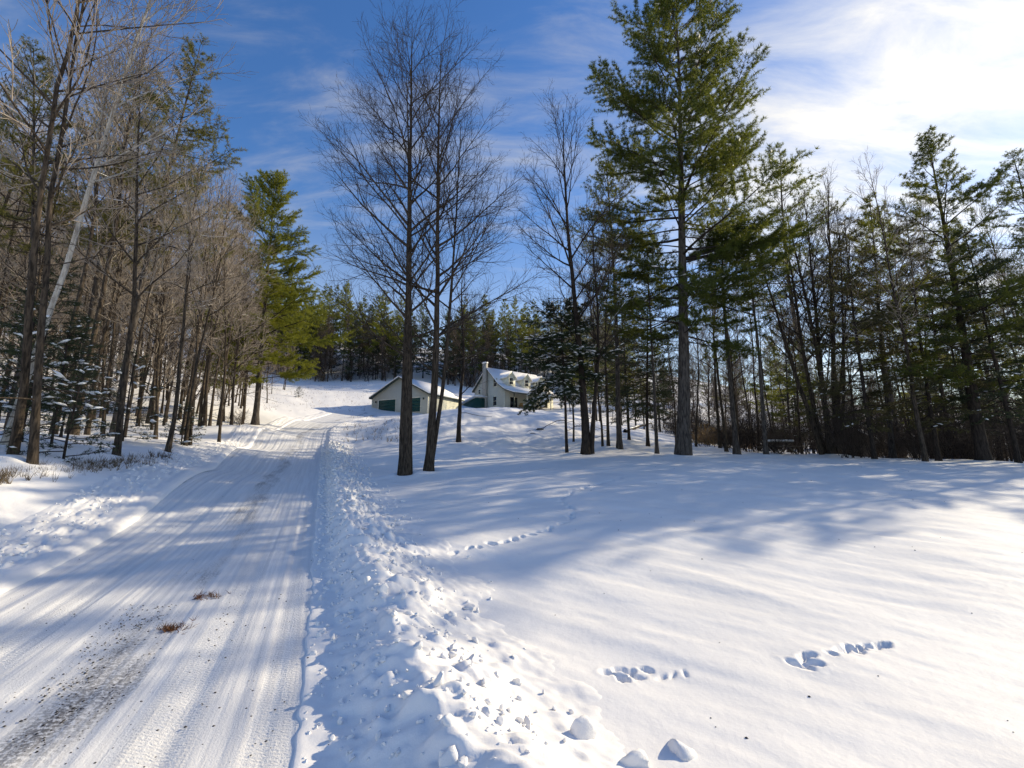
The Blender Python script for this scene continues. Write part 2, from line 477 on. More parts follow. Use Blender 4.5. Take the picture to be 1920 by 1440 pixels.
COLLARS = [tuple(on_ground(px, py)[:2]) for px, py in ((757, 893), (803, 888), (860, 829), (1098, 855), (1063, 854), (1280, 857), (1382, 853), (1437, 856), (1560, 856), (1162, 846), (1232, 853), (1350, 843), (218, 853), (313, 849), (410, 834), (347, 838), (22, 862), (62, 877), (1845, 866))]
def ground_z(x, y):
    z = G0(x, y) + relief(x, y)
    for k, (a, b) in enumerate(COLLARS):
        mk = (np.abs(x - a) < 2.2) & (np.abs(y - b) < 2.2)
        if mk.any():
            e = np.hypot(x[mk] - a, (y[mk] - b))
            e = e * (1 + 0.5 * vnoise(x[mk] * 1.7, y[mk] * 1.7 + k))
            z[mk] += (0.10 + 0.05 * (k % 3)) * np.exp(-(e / 0.75) ** 2) - 0.16 * np.exp(-(e / 0.30) ** 2)
    for (a, b, rx, ry, dep) in PRINTS:
        mk = (np.abs(x - a) < 0.4) & (np.abs(y - b) < 0.4)
        if mk.any():
            th = (a * 37.7 + b * 91.3) % 3.1
            xa, ya = x[mk] - a, y[mk] - b
            k_ = 0.7 + 0.6 * ((a * 53.1 + b * 17.9) % 1.0)
            e = np.sqrt(((xa * math.cos(th) + ya * math.sin(th)) / (rx * 1.2 * k_)) ** 2 + ((-xa * math.sin(th) + ya * math.cos(th)) / (ry * 0.75 * k_)) ** 2) * (1 + 0.5 * vnoise(x[mk] * 28, y[mk] * 28))
            z[mk] -= 0.8 * dep * (1 - sstep(0.45, 1.2, e)) - 0.06 * dep * np.exp(-((e - 1.45) / 0.3) ** 2)
    c = CR(y)
    o = (x - XR(y)) * c
    ol = (XL(y) - x) * c
    inside = (1 - sstep(0.9, 1.5, o)) * (1 - sstep(0.9, 1.4, ol)) * (1 - sstep(68, 72, y))
    return z - 0.16 * inside

# polar sheet: dense in front, coarse behind and far
rr = [0.7]
while rr[-1] < 900:
    r0 = rr[-1]
    rr.append(r0 + (0.025 if r0 < 6.5 else (0.0085 * r0 - 0.03 if r0 < 40 else (0.017 * r0 if r0 < 130 else 0.06 * r0))))
rr = np.array(rr)
aa = np.concatenate([np.linspace(-0.95, 0.95, 520), np.linspace(0.95, 2 * math.pi - 0.95, 70)[1:-1]])
Rg, Ag = np.meshgrid(rr, aa, indexing='ij')
gx, gy = Rg * np.sin(Ag), Rg * np.cos(Ag)
gz = ground_z(gx.ravel(), gy.ravel()).reshape(gx.shape)
nr, na = gx.shape
I = np.arange(nr * na).reshape(nr, na)
I2 = np.concatenate([I, I[:, :1]], 1)
quads = np.stack([I2[:-1, :-1], I2[:-1, 1:], I2[1:, 1:], I2[1:, :-1]], -1).reshape(-1, 4)[:, ::-1]
V = np.stack([gx, gy, gz], -1).reshape(-1, 3)
V = np.vstack([V, [[0, 0, gz[0].mean()]]])
cap = np.stack([I2[0, :-1], I2[0, 1:], np.full(na, nr * na)], -1)[:, ::-1]
ground = make_obj('ground', V, quads=quads, tris=cap, mat=M_SNOW, smooth=True)
tag(ground, 'smooth untracked snow field rising to a wooded hill', 'snow field', kind='structure')

def strip_rows(y0, y1, s0, g):
    ys = [y0]
    while ys[-1] < y1:
        yv = ys[-1]
        ys.append(yv + max(s0, g * max(yv, 0)))
    return np.array(ys)
def grid_obj(name, X, Y, Z, mat, uv=None):
    a, b = X.shape
    I = np.arange(a * b).reshape(a, b)
    q_ = np.stack([I[:-1, :-1], I[:-1, 1:], I[1:, 1:], I[1:, :-1]], -1).reshape(-1, 4)
    return make_obj(name, np.stack([X, Y, Z], -1).reshape(-1, 3), quads=q_, mat=mat, smooth=True, uv=uv)

# road of packed snow
ys = np.concatenate([np.linspace(-13, 0.5, 28)[:-1], strip_rows(0.5, 71, 0.035, 0.0085)])
uu = np.linspace(-0.02, 1.02, 150)
Yg, Ug = np.meshgrid(ys, uu, indexing='ij')
xr, xl = XR(Yg), XL(Yg)
Xg = xr + (xl - xr) * Ug
um = (xr - Xg) * CR(Yg)                                   # metres from the right edge
wid = (xr - xl) * CR(Yg)
along = Yg / CR(Yg).mean()
Zg = G0(Xg, Yg) - 0.004
rut = 0.017 * fbm(um * 7, along * 0.10, 3) + 0.008 * fbm(um * 26, along * 0.25 + 5, 2)
for c_, dp, wd in ((0.16, 0.010, 0.12), (0.75, 0.007, 0.16), (2.3, 0.013, 0.16), (2.75, 0.008, 0.1), (3.2, 0.008, 0.12)):
    rut = rut - dp * np.exp(-(((um - c_ - 0.12 * vnoise(along * 0.12, c_ * 9)) / wd) ** 2)) + dp * 0.55 * np.exp(-(((um - c_ - wd * 1.5 - 0.12 * vnoise(along * 0.12, c_ * 9)) / (wd * 0.5)) ** 2))
edge = sstep(0, 0.06, um) * sstep(0, 0.06, wid - um)
Zg = Zg + rut * edge
road = grid_obj('road', Xg, Yg, Zg, M_ROAD, uv=np.stack([um, along], -1).reshape(-1, 2))
tag(road, 'packed snow driveway with tyre tracks and gravel streaks', 'driveway', kind='structure')

# ploughed bank along the right edge
def bank_z(o, y):
    al = y / 0.92
    cr_ = 0.50 + 0.42 * np.exp(-np.maximum(y - 2.4, 0) / 2.6) + 0.14 * vnoise(al * 0.55, 3.3) + 0.07 * vnoise(al * 2.1, 8.1)
    hh = 0.24 + 0.10 * vnoise(al * 0.4, 1.7) + 0.07 * vnoise(al * 1.4, 6.2)
    wall = sstep(0.16 + 0.10 * vnoise(al * 1.7, 2.2), cr_, o)
    back = 1 - sstep(cr_, 1.75 + 0.3 * vnoise(al * 0.5, 9.9), o)
    z = 0.006 * sstep(0.0, 0.03, o) + hh * wall * (0.25 + 0.75 * back) * back
    nf = 0.35 + 0.65 * sstep(4, 8, y)
    lump = np.maximum(fbm(o * 4.4 + 3, al * 4.4, 3), -0.1) * (0.11 + 0.08 * nf) + np.abs(fbm(o * 8 + 1, al * 8, 3)) * 0.12 * nf
    lm = sstep(0.10, 0.45, o) * (1 - sstep(0.95, 1.85, o))
    z = z + lump * lm * 0.85 + 0.014 * fbm(o * 14, al * 14, 2) * sstep(0.03, 0.12, o) * (1 - sstep(1.9, 2.4, o))
    e_ = 1.72 + 0.5 * vnoise(al * 1.1, 7.7) + 0.2 * vnoise(al * 4.1, 2.7)
    return z - 0.06 * sstep(e_, e_ + 0.35, o) - 0.10 * (1 - sstep(-0.03, 0.0, o))
ys = np.concatenate([np.linspace(-12, 0.6, 40)[:-1], strip_rows(0.6, 66, 0.022, 0.0075)])
oo = np.concatenate([[-0.03, -0.01, 0.0, 0.012, 0.025, 0.04], np.linspace(0.06, 2.6, 110)])
Yg, Og = np.meshgrid(ys, oo, indexing='ij')
Xg = XR(Yg) + (Og + (0.05 * vnoise(Yg * 1.9, 4.4) + 0.03 * vnoise(Yg * 8, 1.1)) * (1 - sstep(0, 0.5, Og))) / CR(Yg)
fadeb = 1 - 0.65 * sstep(26, 34, Yg)
Zg = G0(Xg, Yg) + relief(Xg, Yg) * sstep(0.2, 2.2, Og) + np.where(Og > 0.04, 0.006 + (bank_z(Og, Yg) - 0.006) * fadeb, bank_z(Og, Yg))
bank = grid_obj('snow_bank', Xg[:, ::-1], Yg[:, ::-1], Zg[:, ::-1], M_SNOW)
tag(bank, 'lumpy ploughed snow bank between the driveway and the smooth yard', 'snow bank', kind='structure')
def bank_surface(o, y):
    x = XR(y) + o / CR(y)
    return x, float(G0(np.array([x]), np.array([y]))[0] + bank_z(np.array([o]), np.array([y]))[0])

# low ridge and rough shoulder along the left edge
def lbank_z(o, y):
    al = y / 0.92
    z = (0.05 + 0.05 * vnoise(al * 0.7, 5.5)) * np.exp(-((o - 0.16 - 0.05 * vnoise(al * 0.4, 2)) / 0.13) ** 2) + 0.03 * sstep(0, 0.06, o)
    lm = sstep(0.12, 0.5, o) * (1 - sstep(1.1, 1.6, o))
    z = z + lm * (np.abs(fbm(o * 4 + 20, al * 4, 3)) * 0.10 + np.abs(fbm(o * 11 + 5, al * 11, 2)) * 0.05)
    return z - 0.05 * sstep(1.2, 1.7, o) - 0.10 * (1 - sstep(-0.03, 0.0, o))
ys = np.concatenate([np.linspace(-12, 2, 30)[:-1], strip_rows(2, 66, 0.05, 0.009)])
oo = np.concatenate([[-0.03, 0.0, 0.03], np.linspace(0.06, 1.7, 60)])
Yg, Og = np.meshgrid(ys, oo, indexing='ij')
Xg = XL(Yg) - Og / CR(Yg)
Zg = G0(Xg, Yg) + relief(Xg, Yg) * sstep(0.2, 1.4, Og) + lbank_z(Og, Yg)
lb = grid_obj('snow_ridge', Xg, Yg, Zg, M_BANK)
tag(lb, 'low rounded snow ridge between the driveway and the wood beside the driveway', 'snow ridge', kind='structure')

def gz1(x, y):
    return float(G0(np.array([x]), np.array([y]))[0])

# ------------------------------------------------------------------ tree machinery
def nrm(a):
    return a / np.maximum(np.linalg.norm(a, axis=-1, keepdims=True), 1e-9)
Z3 = np.array([0, 0, 1.0])
def grow(start, d, L, S, rs, wig=0.1, up=0.0, curve=None):
    N = len(start)
    P = np.empty((N, S + 1, 3))
    P[:, 0] = start
    d = nrm(d)
    for i in range(S):
        u_ = up if curve is None else curve[i]
        d = nrm(d + rs.normal(0, wig, (N, 3)) + u_ * Z3)
        P[:, i + 1] = P[:, i] + d * (L / S)[:, None]
    return P
def spawn(P, cnt, t0, t1, ang, rs, flat=0.0):
    """positions and directions of children; ang(t)->angles"""
    N, S1, _ = P.shape
    idx = np.repeat(np.arange(N), cnt)
    k = np.concatenate([np.arange(c) for c in cnt]) if len(cnt) else np.zeros(0)
    tot = np.repeat(cnt, cnt)
    t_ = t0 + (t1 - t0) * np.clip((k + rs.rand(len(k))) / np.maximum(tot, 1), 0, 0.999)
    f = t_ * (S1 - 1)
    i = np.minimum(f.astype(int), S1 - 2)
    fr = (f - i)[:, None]
    a, b = P[idx, i], P[idx, i + 1]
    pos = a + (b - a) * fr
    tan = nrm(b - a)
    ref = np.where(np.abs(tan[:, 2:3]) > 0.93, np.array([[1.0, 0, 0]]), Z3[None])
    sx = nrm(np.cross(tan, ref))
    sy = np.cross(sx, tan)
    az = k * 2.39996 + rs.normal(0, 0.5, len(k)) + np.repeat(rs.rand(N) * 6.28, cnt)
    if flat > 0:
        side = np.where(k % 2 == 0, 0.0, math.pi)
        az = side + rs.normal(0, 1.0 - flat, len(k))
    A = ang(t_)
    d = tan * np.cos(A)[:, None] + (sx * np.cos(az)[:, None] + sy * np.sin(az)[:, None]) * np.sin(A)[:, None]
    return idx, t_, pos, d
def rad_at(Rr, idx, t_):
    S = Rr.shape[1] - 1
    f = t_ * S
    i = np.minimum(f.astype(int), S - 1)
    return Rr[idx, i] + (Rr[idx, i + 1] - Rr[idx, i]) * (f - i)
class Tubes:
    def __init__(s):
        s.v, s.q, s.n, s.m = [], [], 0, []
    def add(s, P, Rr, k, mi=0):
        N, S1, _ = P.shape
        if N == 0:
            return
        T = np.empty_like(P)
        T[:, 1:-1] = P[:, 2:] - P[:, :-2]
        T[:, 0], T[:, -1] = P[:, 1] - P[:, 0], P[:, -1] - P[:, -2]
        T = nrm(T)
        mean = nrm(P[:, -1] - P[:, 0])
        ref = np.where(np.abs(mean[:, 2:3]) > 0.8, np.array([[1.0, 0.1, 0]]), Z3[None])
        U = nrm(np.cross(T, ref[:, None]))
        W = np.cross(T, U)
        a = np.arange(k) * 2 * math.pi / k
        ring = P[:, :, None] + Rr[:, :, None, None] * (U[:, :, None] * np.cos(a)[None, None, :, None] + W[:, :, None] * np.sin(a)[None, None, :, None])
        I = np.arange(N * S1 * k).reshape(N, S1, k) + s.n
        J = np.roll(I, -1, axis=2)
        s.q.append(np.stack([I[:, :-1], J[:, :-1], J[:, 1:], I[:, 1:]], -1).reshape(-1, 4))
        s.m.append(np.full(len(s.q[-1]), mi))
        s.v.append(ring.reshape(-1, 3))
        s.n += N * S1 * k
    def build(s, name, mat, parent):
        if isinstance(mat, list):
            return make_obj(name, np.concatenate(s.v), quads=np.concatenate(s.q), mats=mat, mi=np.concatenate(s.m), parent=parent, smooth=True)
        return make_obj(name, np.concatenate(s.v), quads=np.concatenate(s.q), mat=mat, parent=parent, smooth=True)
def taper(r0, r1, S, pw=1.0):
    t_ = np.linspace(0, 1, S + 1)
    return r0[:, None] + (r1 - r0)[:, None] * (t_ ** pw)[None]

def trunk_tube(P, r0, r1, rs, flare=0.38):
    N, S1, _ = P.shape
    Rr = taper(np.asarray(r0, float), np.asarray(r1, float), S1 - 1, 0.85)
    L = np.linalg.norm(P[:, -1] - P[:, 0], axis=1)
    tt = np.linspace(0, 1, S1)[None] * L[:, None]
    return Rr * (1 + flare * np.exp(-tt / 0.35)) * (1 + 0.04 * rs.normal(size=Rr.shape))

def bare_tree(name, seed, h, r0, crown=0.35, n1=38, len1=0.34, ang=(58, 22), up1=0.06, n2=7.0, n3=6.0, n4=0.0, stems=None, tw=0.006,
              bark=None, twig=None, snow=False, low=0, wig=0.03, shape=0.6):
    """stems: list of (dx, dy, dirx, diry, height factor, radius factor) or None"""
    rs = np.random.RandomState(seed)
    bark, twig = bark or M_BARK, twig or M_TWIG
    root = empty(name)
    stems = stems or [(0, 0, rs.normal(0, 0.02), rs.normal(0, 0.02), 1, 1)]
    S = 18
    st = np.array([(a, b, -0.25) for a, b, *_ in stems], float)
    dr = np.array([(s_[2], s_[3], 1.0) for s_ in stems], float)
    hs = np.array([h * s_[4] for s_ in stems])
    rad = np.array([r0 * s_[5] for s_ in stems])
    cv = [0.0, 0.0, 0.02] + [0.05] * (S - 3)
    P0 = grow(st, dr, hs + 0.25, S, rs, wig, 0, cv)
    R0 = trunk_tube(P0, rad, np.full(len(stems), 0.012), rs)
    T = Tubes()
    T.add(P0, R0, 10)
    T.build('trunk', bark, root)
    C = Tubes()
    # limbs
    c1 = np.maximum(3, np.round(n1 * hs / h * rs.uniform(0.8, 1.1, len(hs)))).astype(int)
    A = lambda t_: np.radians(ang[0] + (ang[1] - ang[0]) * (t_ - crown) / (1 - crown) + rs.normal(0, 7, len(t_)))
    i1, t1, p1, d1 = spawn(P0, c1, crown, 0.985, A, rs)
    tc = (t1 - crown) / (1 - crown)
    L1 = hs[i1] * len1 * (0.22 + 0.78 * (1 - tc) ** shape * (0.75 + 0.5 * tc * (1 - tc) * 2)) * rs.uniform(0.6, 1.12, len(i1))
    P1 = grow(p1, d1, L1, 8, rs, 0.07, up1)
    r1 = np.minimum(rad_at(R0, i1, t1) * 0.62, 0.010 + L1 * 0.0105)
    R1 = taper(r1, np.full(len(r1), tw * 1.0), 8, 0.8)
    C.add(P1, R1, 5, 1)
    if low:                                                # a few dead or low branches on the stem
        cl = np.full(len(hs), low)
        il, tl, pl, dl = spawn(P0, cl, 0.08, crown, lambda t_: np.radians(rs.uniform(65, 100, len(t_))), rs)
        Ll = rs.uniform(0.4, 2.0, len(il))
        Pl = grow(pl, dl, Ll, 5, rs, 0.14, 0.02)
        C.add(Pl, taper(0.008 + Ll * 0.006, np.full(len(Ll), tw), 5), 4, 1)
    c2 = np.round(L1 * n2 / 2.2 * rs.uniform(0.7, 1.2, len(L1)) + 1.5).astype(int)
    i2, t2, p2, d2 = spawn(P1, c2, 0.14, 0.99, lambda t_: np.radians(rs.uniform(24, 48, len(t_))), rs)
    L2 = L1[i2] * 0.5 * (1 - 0.62 * t2) * rs.uniform(0.5, 1.15, len(i2)) + 0.12
    P2 = grow(p2, d2, L2, 5, rs, 0.09, 0.07)
    R2 = taper(np.minimum(rad_at(R1, i2, t2) * 0.7, 0.004 + L2 * 0.008), np.full(len(i2), tw * 0.8), 5)
    C.add(P2, R2, 4)
    c3 = np.round(L2 * n3 / 1.1 * rs.uniform(0.6, 1.3, len(L2)) + 0.8).astype(int)
    i3, t3, p3, d3 = spawn(P2, c3, 0.15, 0.99, lambda t_: np.radians(rs.uniform(22, 50, len(t_))), rs)
    L3 = L2[i3] * 0.5 * (1 - 0.5 * t3) * rs.uniform(0.5, 1.2, len(i3)) + 0.10
    P3 = grow(p3, d3, L3, 3, rs, 0.10, 0.07)
    C.add(P3, taper(np.minimum(rad_at(R2, i3, t3) * 0.8, tw * 1.2), np.full(len(i3), tw * 0.6), 3), 3)
    if n4:
        c4 = np.round(L3 * n4 * rs.uniform(0.5, 1.3, len(L3))).astype(int)
        i4, t4, p4, d4 = spawn(P3, c4, 0.2, 0.99, lambda t_: np.radians(rs.uniform(25, 50, len(t_))), rs)
        L4 = L3[i4] * 0.5 * rs.uniform(0.5, 1.2, len(i4)) + 0.06
        P4 = grow(p4, d4, L4, 2, rs, 0.1, 0.05)
        C.add(P4, taper(np.full(len(i4), tw * 0.75), np.full(len(i4), tw * 0.45), 2), 3)
    C.build('crown', [twig, bark], root)
    if snow:
        B = Tubes()
        for Pb, Rb in ((P1, R1), (P2, R2)):
            dd = nrm(Pb[:, -1] - Pb[:, 0])
            k = (np.abs(dd[:, 2]) < 0.62) & (rs.rand(len(Pb)) < snow)
            if k.any():
                rr_ = Rb[k] * 0.75 + 0.006
                Q = Pb[k] + Z3 * (Rb[k] * 0.75)[:, :, None]
                B.add(Q, rr_ * rs.uniform(0.3, 1.15, rr_.shape), 4)
        if B.n:
            B.build('branch_snow', M_BSNOW, root)['kind'] = 'stuff'
    return root

def needles(pos, tan, n, ln, wd, rs, upb=0.25, spread=0.65, fwd=0.6):
    m_ = len(pos)
    d = nrm(tan[:, None] * fwd + rs.normal(0, spread, (m_, n, 3)) + Z3 * upb).reshape(-1, 3)
    p = np.repeat(pos, n, 0)
    sd = nrm(np.cross(d, rs.normal(size=d.shape))) * (wd * 0.5)
    l = ln * rs.uniform(0.65, 1.25, (len(d), 1))
    o = d * l * 0.12
    V = np.stack([p + o + sd, p + o - sd, p + d * l], 1).reshape(-1, 3)
    return V

_OC = np.array([(1, 0, 0), (0, 1, 0), (-1, 0, 0), (0, -1, 0), (0, 0, 1), (0, 0, -.5), (.7, .7, .45), (-.7, -.7, .45)], float)
_OF = np.array([(0, 6, 4), (6, 1, 4), (1, 2, 4), (2, 7, 4), (7, 3, 4), (3, 0, 4), (0, 1, 6), (2, 3, 7), (1, 0, 5), (2, 1, 5), (3, 2, 5), (0, 3, 5)])
def snow_blobs(pos, d, size, rs, root):
    n = len(pos)
    if n == 0:
        return
    f = nrm(d * np.array([1, 1, 0.5]) + 1e-4)
    u_ = nrm(np.cross(f, Z3))
    up_ = np.cross(u_, f)
    sz = size * rs.uniform(0.45, 1.3, (n, 1, 1))
    V = pos[:, None] + sz * (1.9 * _OC[None, :, 0:1] * f[:, None] + 1.0 * _OC[None, :, 1:2] * u_[:, None] + 0.5 * _OC[None, :, 2:3] * up_[:, None])
    T_ = (np.arange(n) * len(_OC))[:, None, None] + _OF[None]
    o = make_obj('branch_snow', V.reshape(-1, 3), tris=T_.reshape(-1, 3), mat=M_BSNOW, parent=root, smooth=True)
    o['kind'] = 'stuff'

def conifer(name, seed, h, r0, base=0.3, n1=70, len1=3.6, top_ang=38, low_ang=92, curl=0.05, n2=8.0, l2=0.42, tufts=7.0, nn=10, ln=0.15, wd=0.016,
            mat=None, bark=None, snow=0.0, dead=14, lean=(0, 0), prof=0.75, droop=0.0, fullness=1.0, irregular=0.35, flat=0.7, upb=0.25, inner=0.3, split=None, nsnow=0.0, limbs=None):
    rs = np.random.RandomState(seed)
    mat, bark = mat or M_PINE, bark or M_BARKP
    root = empty(name)
    S = 18
    P0 = grow(np.array([[0, 0, -0.3]]), np.array([[lean[0], lean[1], 1.0]]), np.array([h + 0.3]), S, rs, 0.012, 0.0, [0.0] * 4 + [0.03] * (S - 4))
    R0 = trunk_tube(P0, [r0], [0.02], rs, 0.5)
    T = Tubes()
    T.add(P0, R0, 12)
    A = lambda t_: np.radians(low_ang + (top_ang - low_ang) * ((t_ - base) / (1 - base)) ** 1.1 + rs.normal(0, 6, len(t_)))
    i1, t1, p1, d1 = spawn(P0, np.array([n1]), base, 0.995, A, rs)
    tc = np.clip((t1 - base) / (1 - base), 0, 1)
    pr = np.minimum(1.0, (1 - tc + 0.03) ** prof * 1.08) * np.minimum(1, 0.55 + tc * 2.2)
    L1 = len1 * pr * (1 + irregular * rs.normal(size=len(tc))).clip(0.35, 1.7) + 0.25
    if limbs:                                              # extra long limbs: (height fraction, azimuth, length, angle)
        for tf, az, ll, an in limbs:
            kz = np.argmin(np.abs(t1 - tf))
            a_ = R_(an)
            d1[kz] = (math.sin(a_) * math.sin(az), math.sin(a_) * math.cos(az), math.cos(a_))
            L1[kz] = ll
    cv = [-droop * 1.2] * 3 + [curl - droop * 0.5] * 3 + [curl * 1.8] * 2
    P1 = grow(p1, d1, L1, 8, rs, 0.05, 0, cv)
    r1 = np.minimum(rad_at(R0, i1, t1) * 0.5, 0.010 + L1 * 0.0095)
    R1 = taper(r1, np.full(len(r1), 0.006), 8)
    C = Tubes()
    C.add(P1, R1, 5)
    if dead:
        il, tl, pl, dl = spawn(P0, np.array([dead]), 0.12, max(base, 0.2) + 0.08, lambda t_: np.radians(rs.uniform(75, 105, len(t_))), rs)
        Ll = rs.uniform(0.5, 2.4, len(il))
        Pl = grow(pl, dl, Ll, 5, rs, 0.11, -0.01)
        T.add(Pl, taper(0.007 + Ll * 0.006, np.full(len(Ll), 0.004), 5), 4)
        cd = np.round(Ll * 4).astype(int)
        ie, te, pe, de = spawn(Pl, cd, 0.25, 0.98, lambda t_: np.radians(rs.uniform(30, 60, len(t_))), rs, 0.6)
        Le = rs.uniform(0.15, 0.6, len(ie))
        T.add(grow(pe, de, Le, 3, rs, 0.12, 0), taper(np.full(len(ie), 0.006), np.full(len(ie), 0.003), 3), 3)
    T.build('trunk', bark, root)
    c2 = np.round(L1 * n2 / 1.6 * rs.uniform(0.8, 1.2, len(L1)) + 2).astype(int)
    i2, t2, p2, d2 = spawn(P1, c2, inner, 0.99, lambda t_: np.radians(rs.uniform(35, 62, len(t_))), rs, flat)
    L2 = np.minimum(L1[i2] * l2 * (1.12 - 0.75 * t2), 1.5) * rs.uniform(0.55, 1.2, len(i2)) + 0.12
    P2 = grow(p2, d2, L2, 4, rs, 0.07, curl * 0.8 - droop)
    R2 = taper(np.full(len(i2), 0.008), np.full(len(i2), 0.004), 4)
    C.add(P2, R2, 3)
    C.build('branches', M_BARKD, root)
    # needle tufts along the twigs and limb ends
    ct = np.round(L2 * tufts * fullness * rs.uniform(0.7, 1.3, len(L2)) + 1).astype(int)
    i3, t3, p3, d3 = spawn(P2, ct, 0.2, 1.0, lambda t_: np.radians(rs.uniform(5, 45, len(t_))), rs, 0.5)
    ce = np.round(L1 * 2.5 * fullness + 2).astype(int)
    i4, t4, p4, d4 = spawn(P1, ce, 0.55, 1.0, lambda t_: np.radians(rs.uniform(5, 40, len(t_))), rs, 0.3)
    pp, dd = np.concatenate([p3, p4]), np.concatenate([d3, d4])
    pp = pp + rs.normal(0, 0.03, pp.shape)
    V = needles(pp, dd, nn, ln, wd, rs, upb)
    make_obj('crown', V, tris=np.arange(len(V)).reshape(-1, 3), mat=mat, parent=root)
    if snow:
        k = rs.rand(len(p3)) < snow
        snow_blobs(p3[k] + Z3 * 0.03, d3[k], 0.075 * max(1.0, ln / 0.16), rs, root)
    return root

ALLT = []
def put(root, x, y, rz=0.0, sc=1.0, label=None, cat='tree', group=None, sink=0.02, tilt=(0, 0)):
    root.location = (x, y, gz1(x, y) - sink)
    root.rotation_euler = (tilt[0], tilt[1], rz)
    root.scale = (sc, sc, sc)
    tag(root, label, cat, group)
    ALLT.append((x, y))
    return root
def put_px(root, px, py, **kw):
    p = on_ground(px, py)
    return put(root, p[0], p[1], **kw)
USED = set()
def place(proto, *a, **kw):
    """first use moves the prototype itself, later uses copy it"""
    if proto.name in USED:
        o = copy_tree(proto)
    else:
        USED.add(proto.name)
        o = proto
    return put(o, *a, **kw)

# ------------------------------------------------------------------ buildings
def frame_axes(corner, ang):
    """empty whose +X runs along the facade, +Y into the building"""
    return empty('house', corner, ang)

def window(par, x0, x1, z0, z1, y, axis='x', name='window', mull=True):
    """window on a wall plane; axis x: wall along x facing -y at y; axis y: wall along y facing -x at x=y"""
    fr, gl = MB(), MB()
    wd = 0.11
    def bx(mb, a0, a1, b0, b1, d0, d1):
        if axis == 'x':
            mb.box(a0, a1, y - d1, y - d0, b0, b1)
        else:
            mb.box(y - d1, y - d0, a0, a1, b0, b1)
    bx(fr, x0 - wd, x0, z0 - wd, z1 + wd, -0.02, 0.05)
    bx(fr, x1, x1 + wd, z0 - wd, z1 + wd, -0.02, 0.05)
    bx(fr, x0, x1, z1, z1 + wd, -0.02, 0.048)
    bx(fr, x0, x1, z0 - wd, z0, -0.02, 0.06)
    if mull:
        bx(fr, x0, x1, (z0 + z1) / 2 - 0.03, (z0 + z1) / 2 + 0.03, -0.02, 0.035)
    f = fr.build(name, M_TRIM, par)
    bx(gl, x0, x1, z0, z1, -0.02, 0.012)
    gl.build('pane', M_GLASS, f)
    return f

# farmhouse: +X = gable width (back to front), +Y = along the ridge away from the camera
hc = world_pt(946, 764, 82.0)
ga = math.atan2(-0.766, 0.643)
W_, LN, EV, RZ = 9.4, 12.5, 4.4, 8.1
house = empty('house', (hc[0], hc[1], hc[2] - 0.25), ga)
tag(house, 'cream clapboard farmhouse with snowy roof, dormers and porch above the snow bank', 'house')
# profile in local x (0 = front corner, -W_ = back corner)
RX = -5.3
pts = [(0, 0, -2.5), (0, 0, 3.5), (-1.6, 0, 4.55), (RX, 0, RZ), (-W_, 0, EV), (-W_, 0, -2.5)]
MB().poly_prism(pts, (0, LN, 0)).build('wall', M_SIDING, house)
rp = [(2.9, 2.55), (0.3, 3.45), (-1.6, 4.62), (RX, RZ + 0.06)]
mb, sn = MB(), MB()
for (a, b) in zip(rp[:-1], rp[1:]):
    mb.poly_prism([(a[0], -0.35, a[1] + 0.02), (b[0], -0.35, b[1] + 0.02), (b[0], -0.35, b[1] + 0.2), (a[0], -0.35, a[1] + 0.2)], (0, LN + 0.7, 0))
    sn.poly_prism([(a[0] + 0.02, -0.40, a[1] + 0.204), (b[0], -0.40, b[1] + 0.204), (b[0], -0.40, b[1] + 0.36), (a[0] + 0.02, -0.40, a[1] + 0.34)], (0, LN + 0.8, 0))
mb.poly_prism([(RX, -0.35, RZ + 0.08), (-W_ - 0.5, -0.35, EV - 0.35), (-W_ - 0.5, -0.35, EV - 0.17), (RX, -0.35, RZ + 0.26)], (0, LN + 0.7, 0))
sn.poly_prism([(RX, -0.40, RZ + 0.264), (-W_ - 0.5, -0.40, EV - 0.166), (-W_ - 0.5, -0.40, EV - 0.04), (RX, -0.40, RZ + 0.41)], (0, LN + 0.8, 0))
roof = mb.build('roof', M_FASCIA, house)
sn.build('roof_snow', M_SNOW, roof)
ch = MB().box(RX - 0.75, RX + 0.15, -0.62, -0.03, -2.0, RZ + 1.15).build('chimney', M_BRICK, house)
MB().box(RX - 0.8, RX + 0.2, -0.68, 0.03, RZ + 1.15, RZ + 1.42).build('snow_cap', M_SNOW, ch)
for (x0, x1, z0, z1) in ((-3.3, -2.3, 4.5, 5.9), (-3.35, -2.35, 0.9, 2.5), (-8.1, -7.5, 3.6, 4.4)):
    window(house, x0, x1, z0, z1, 0.0)
MB().box(-0.14, 0.03, -0.04, 0.1, -1, 3.42).build('corner_board', M_TRIM, house)
MB().box(-W_ - 0.03, -W_ + 0.14, -0.04, 0.1, -1, EV - 0.4).build('corner_board', M_TRIM, house)
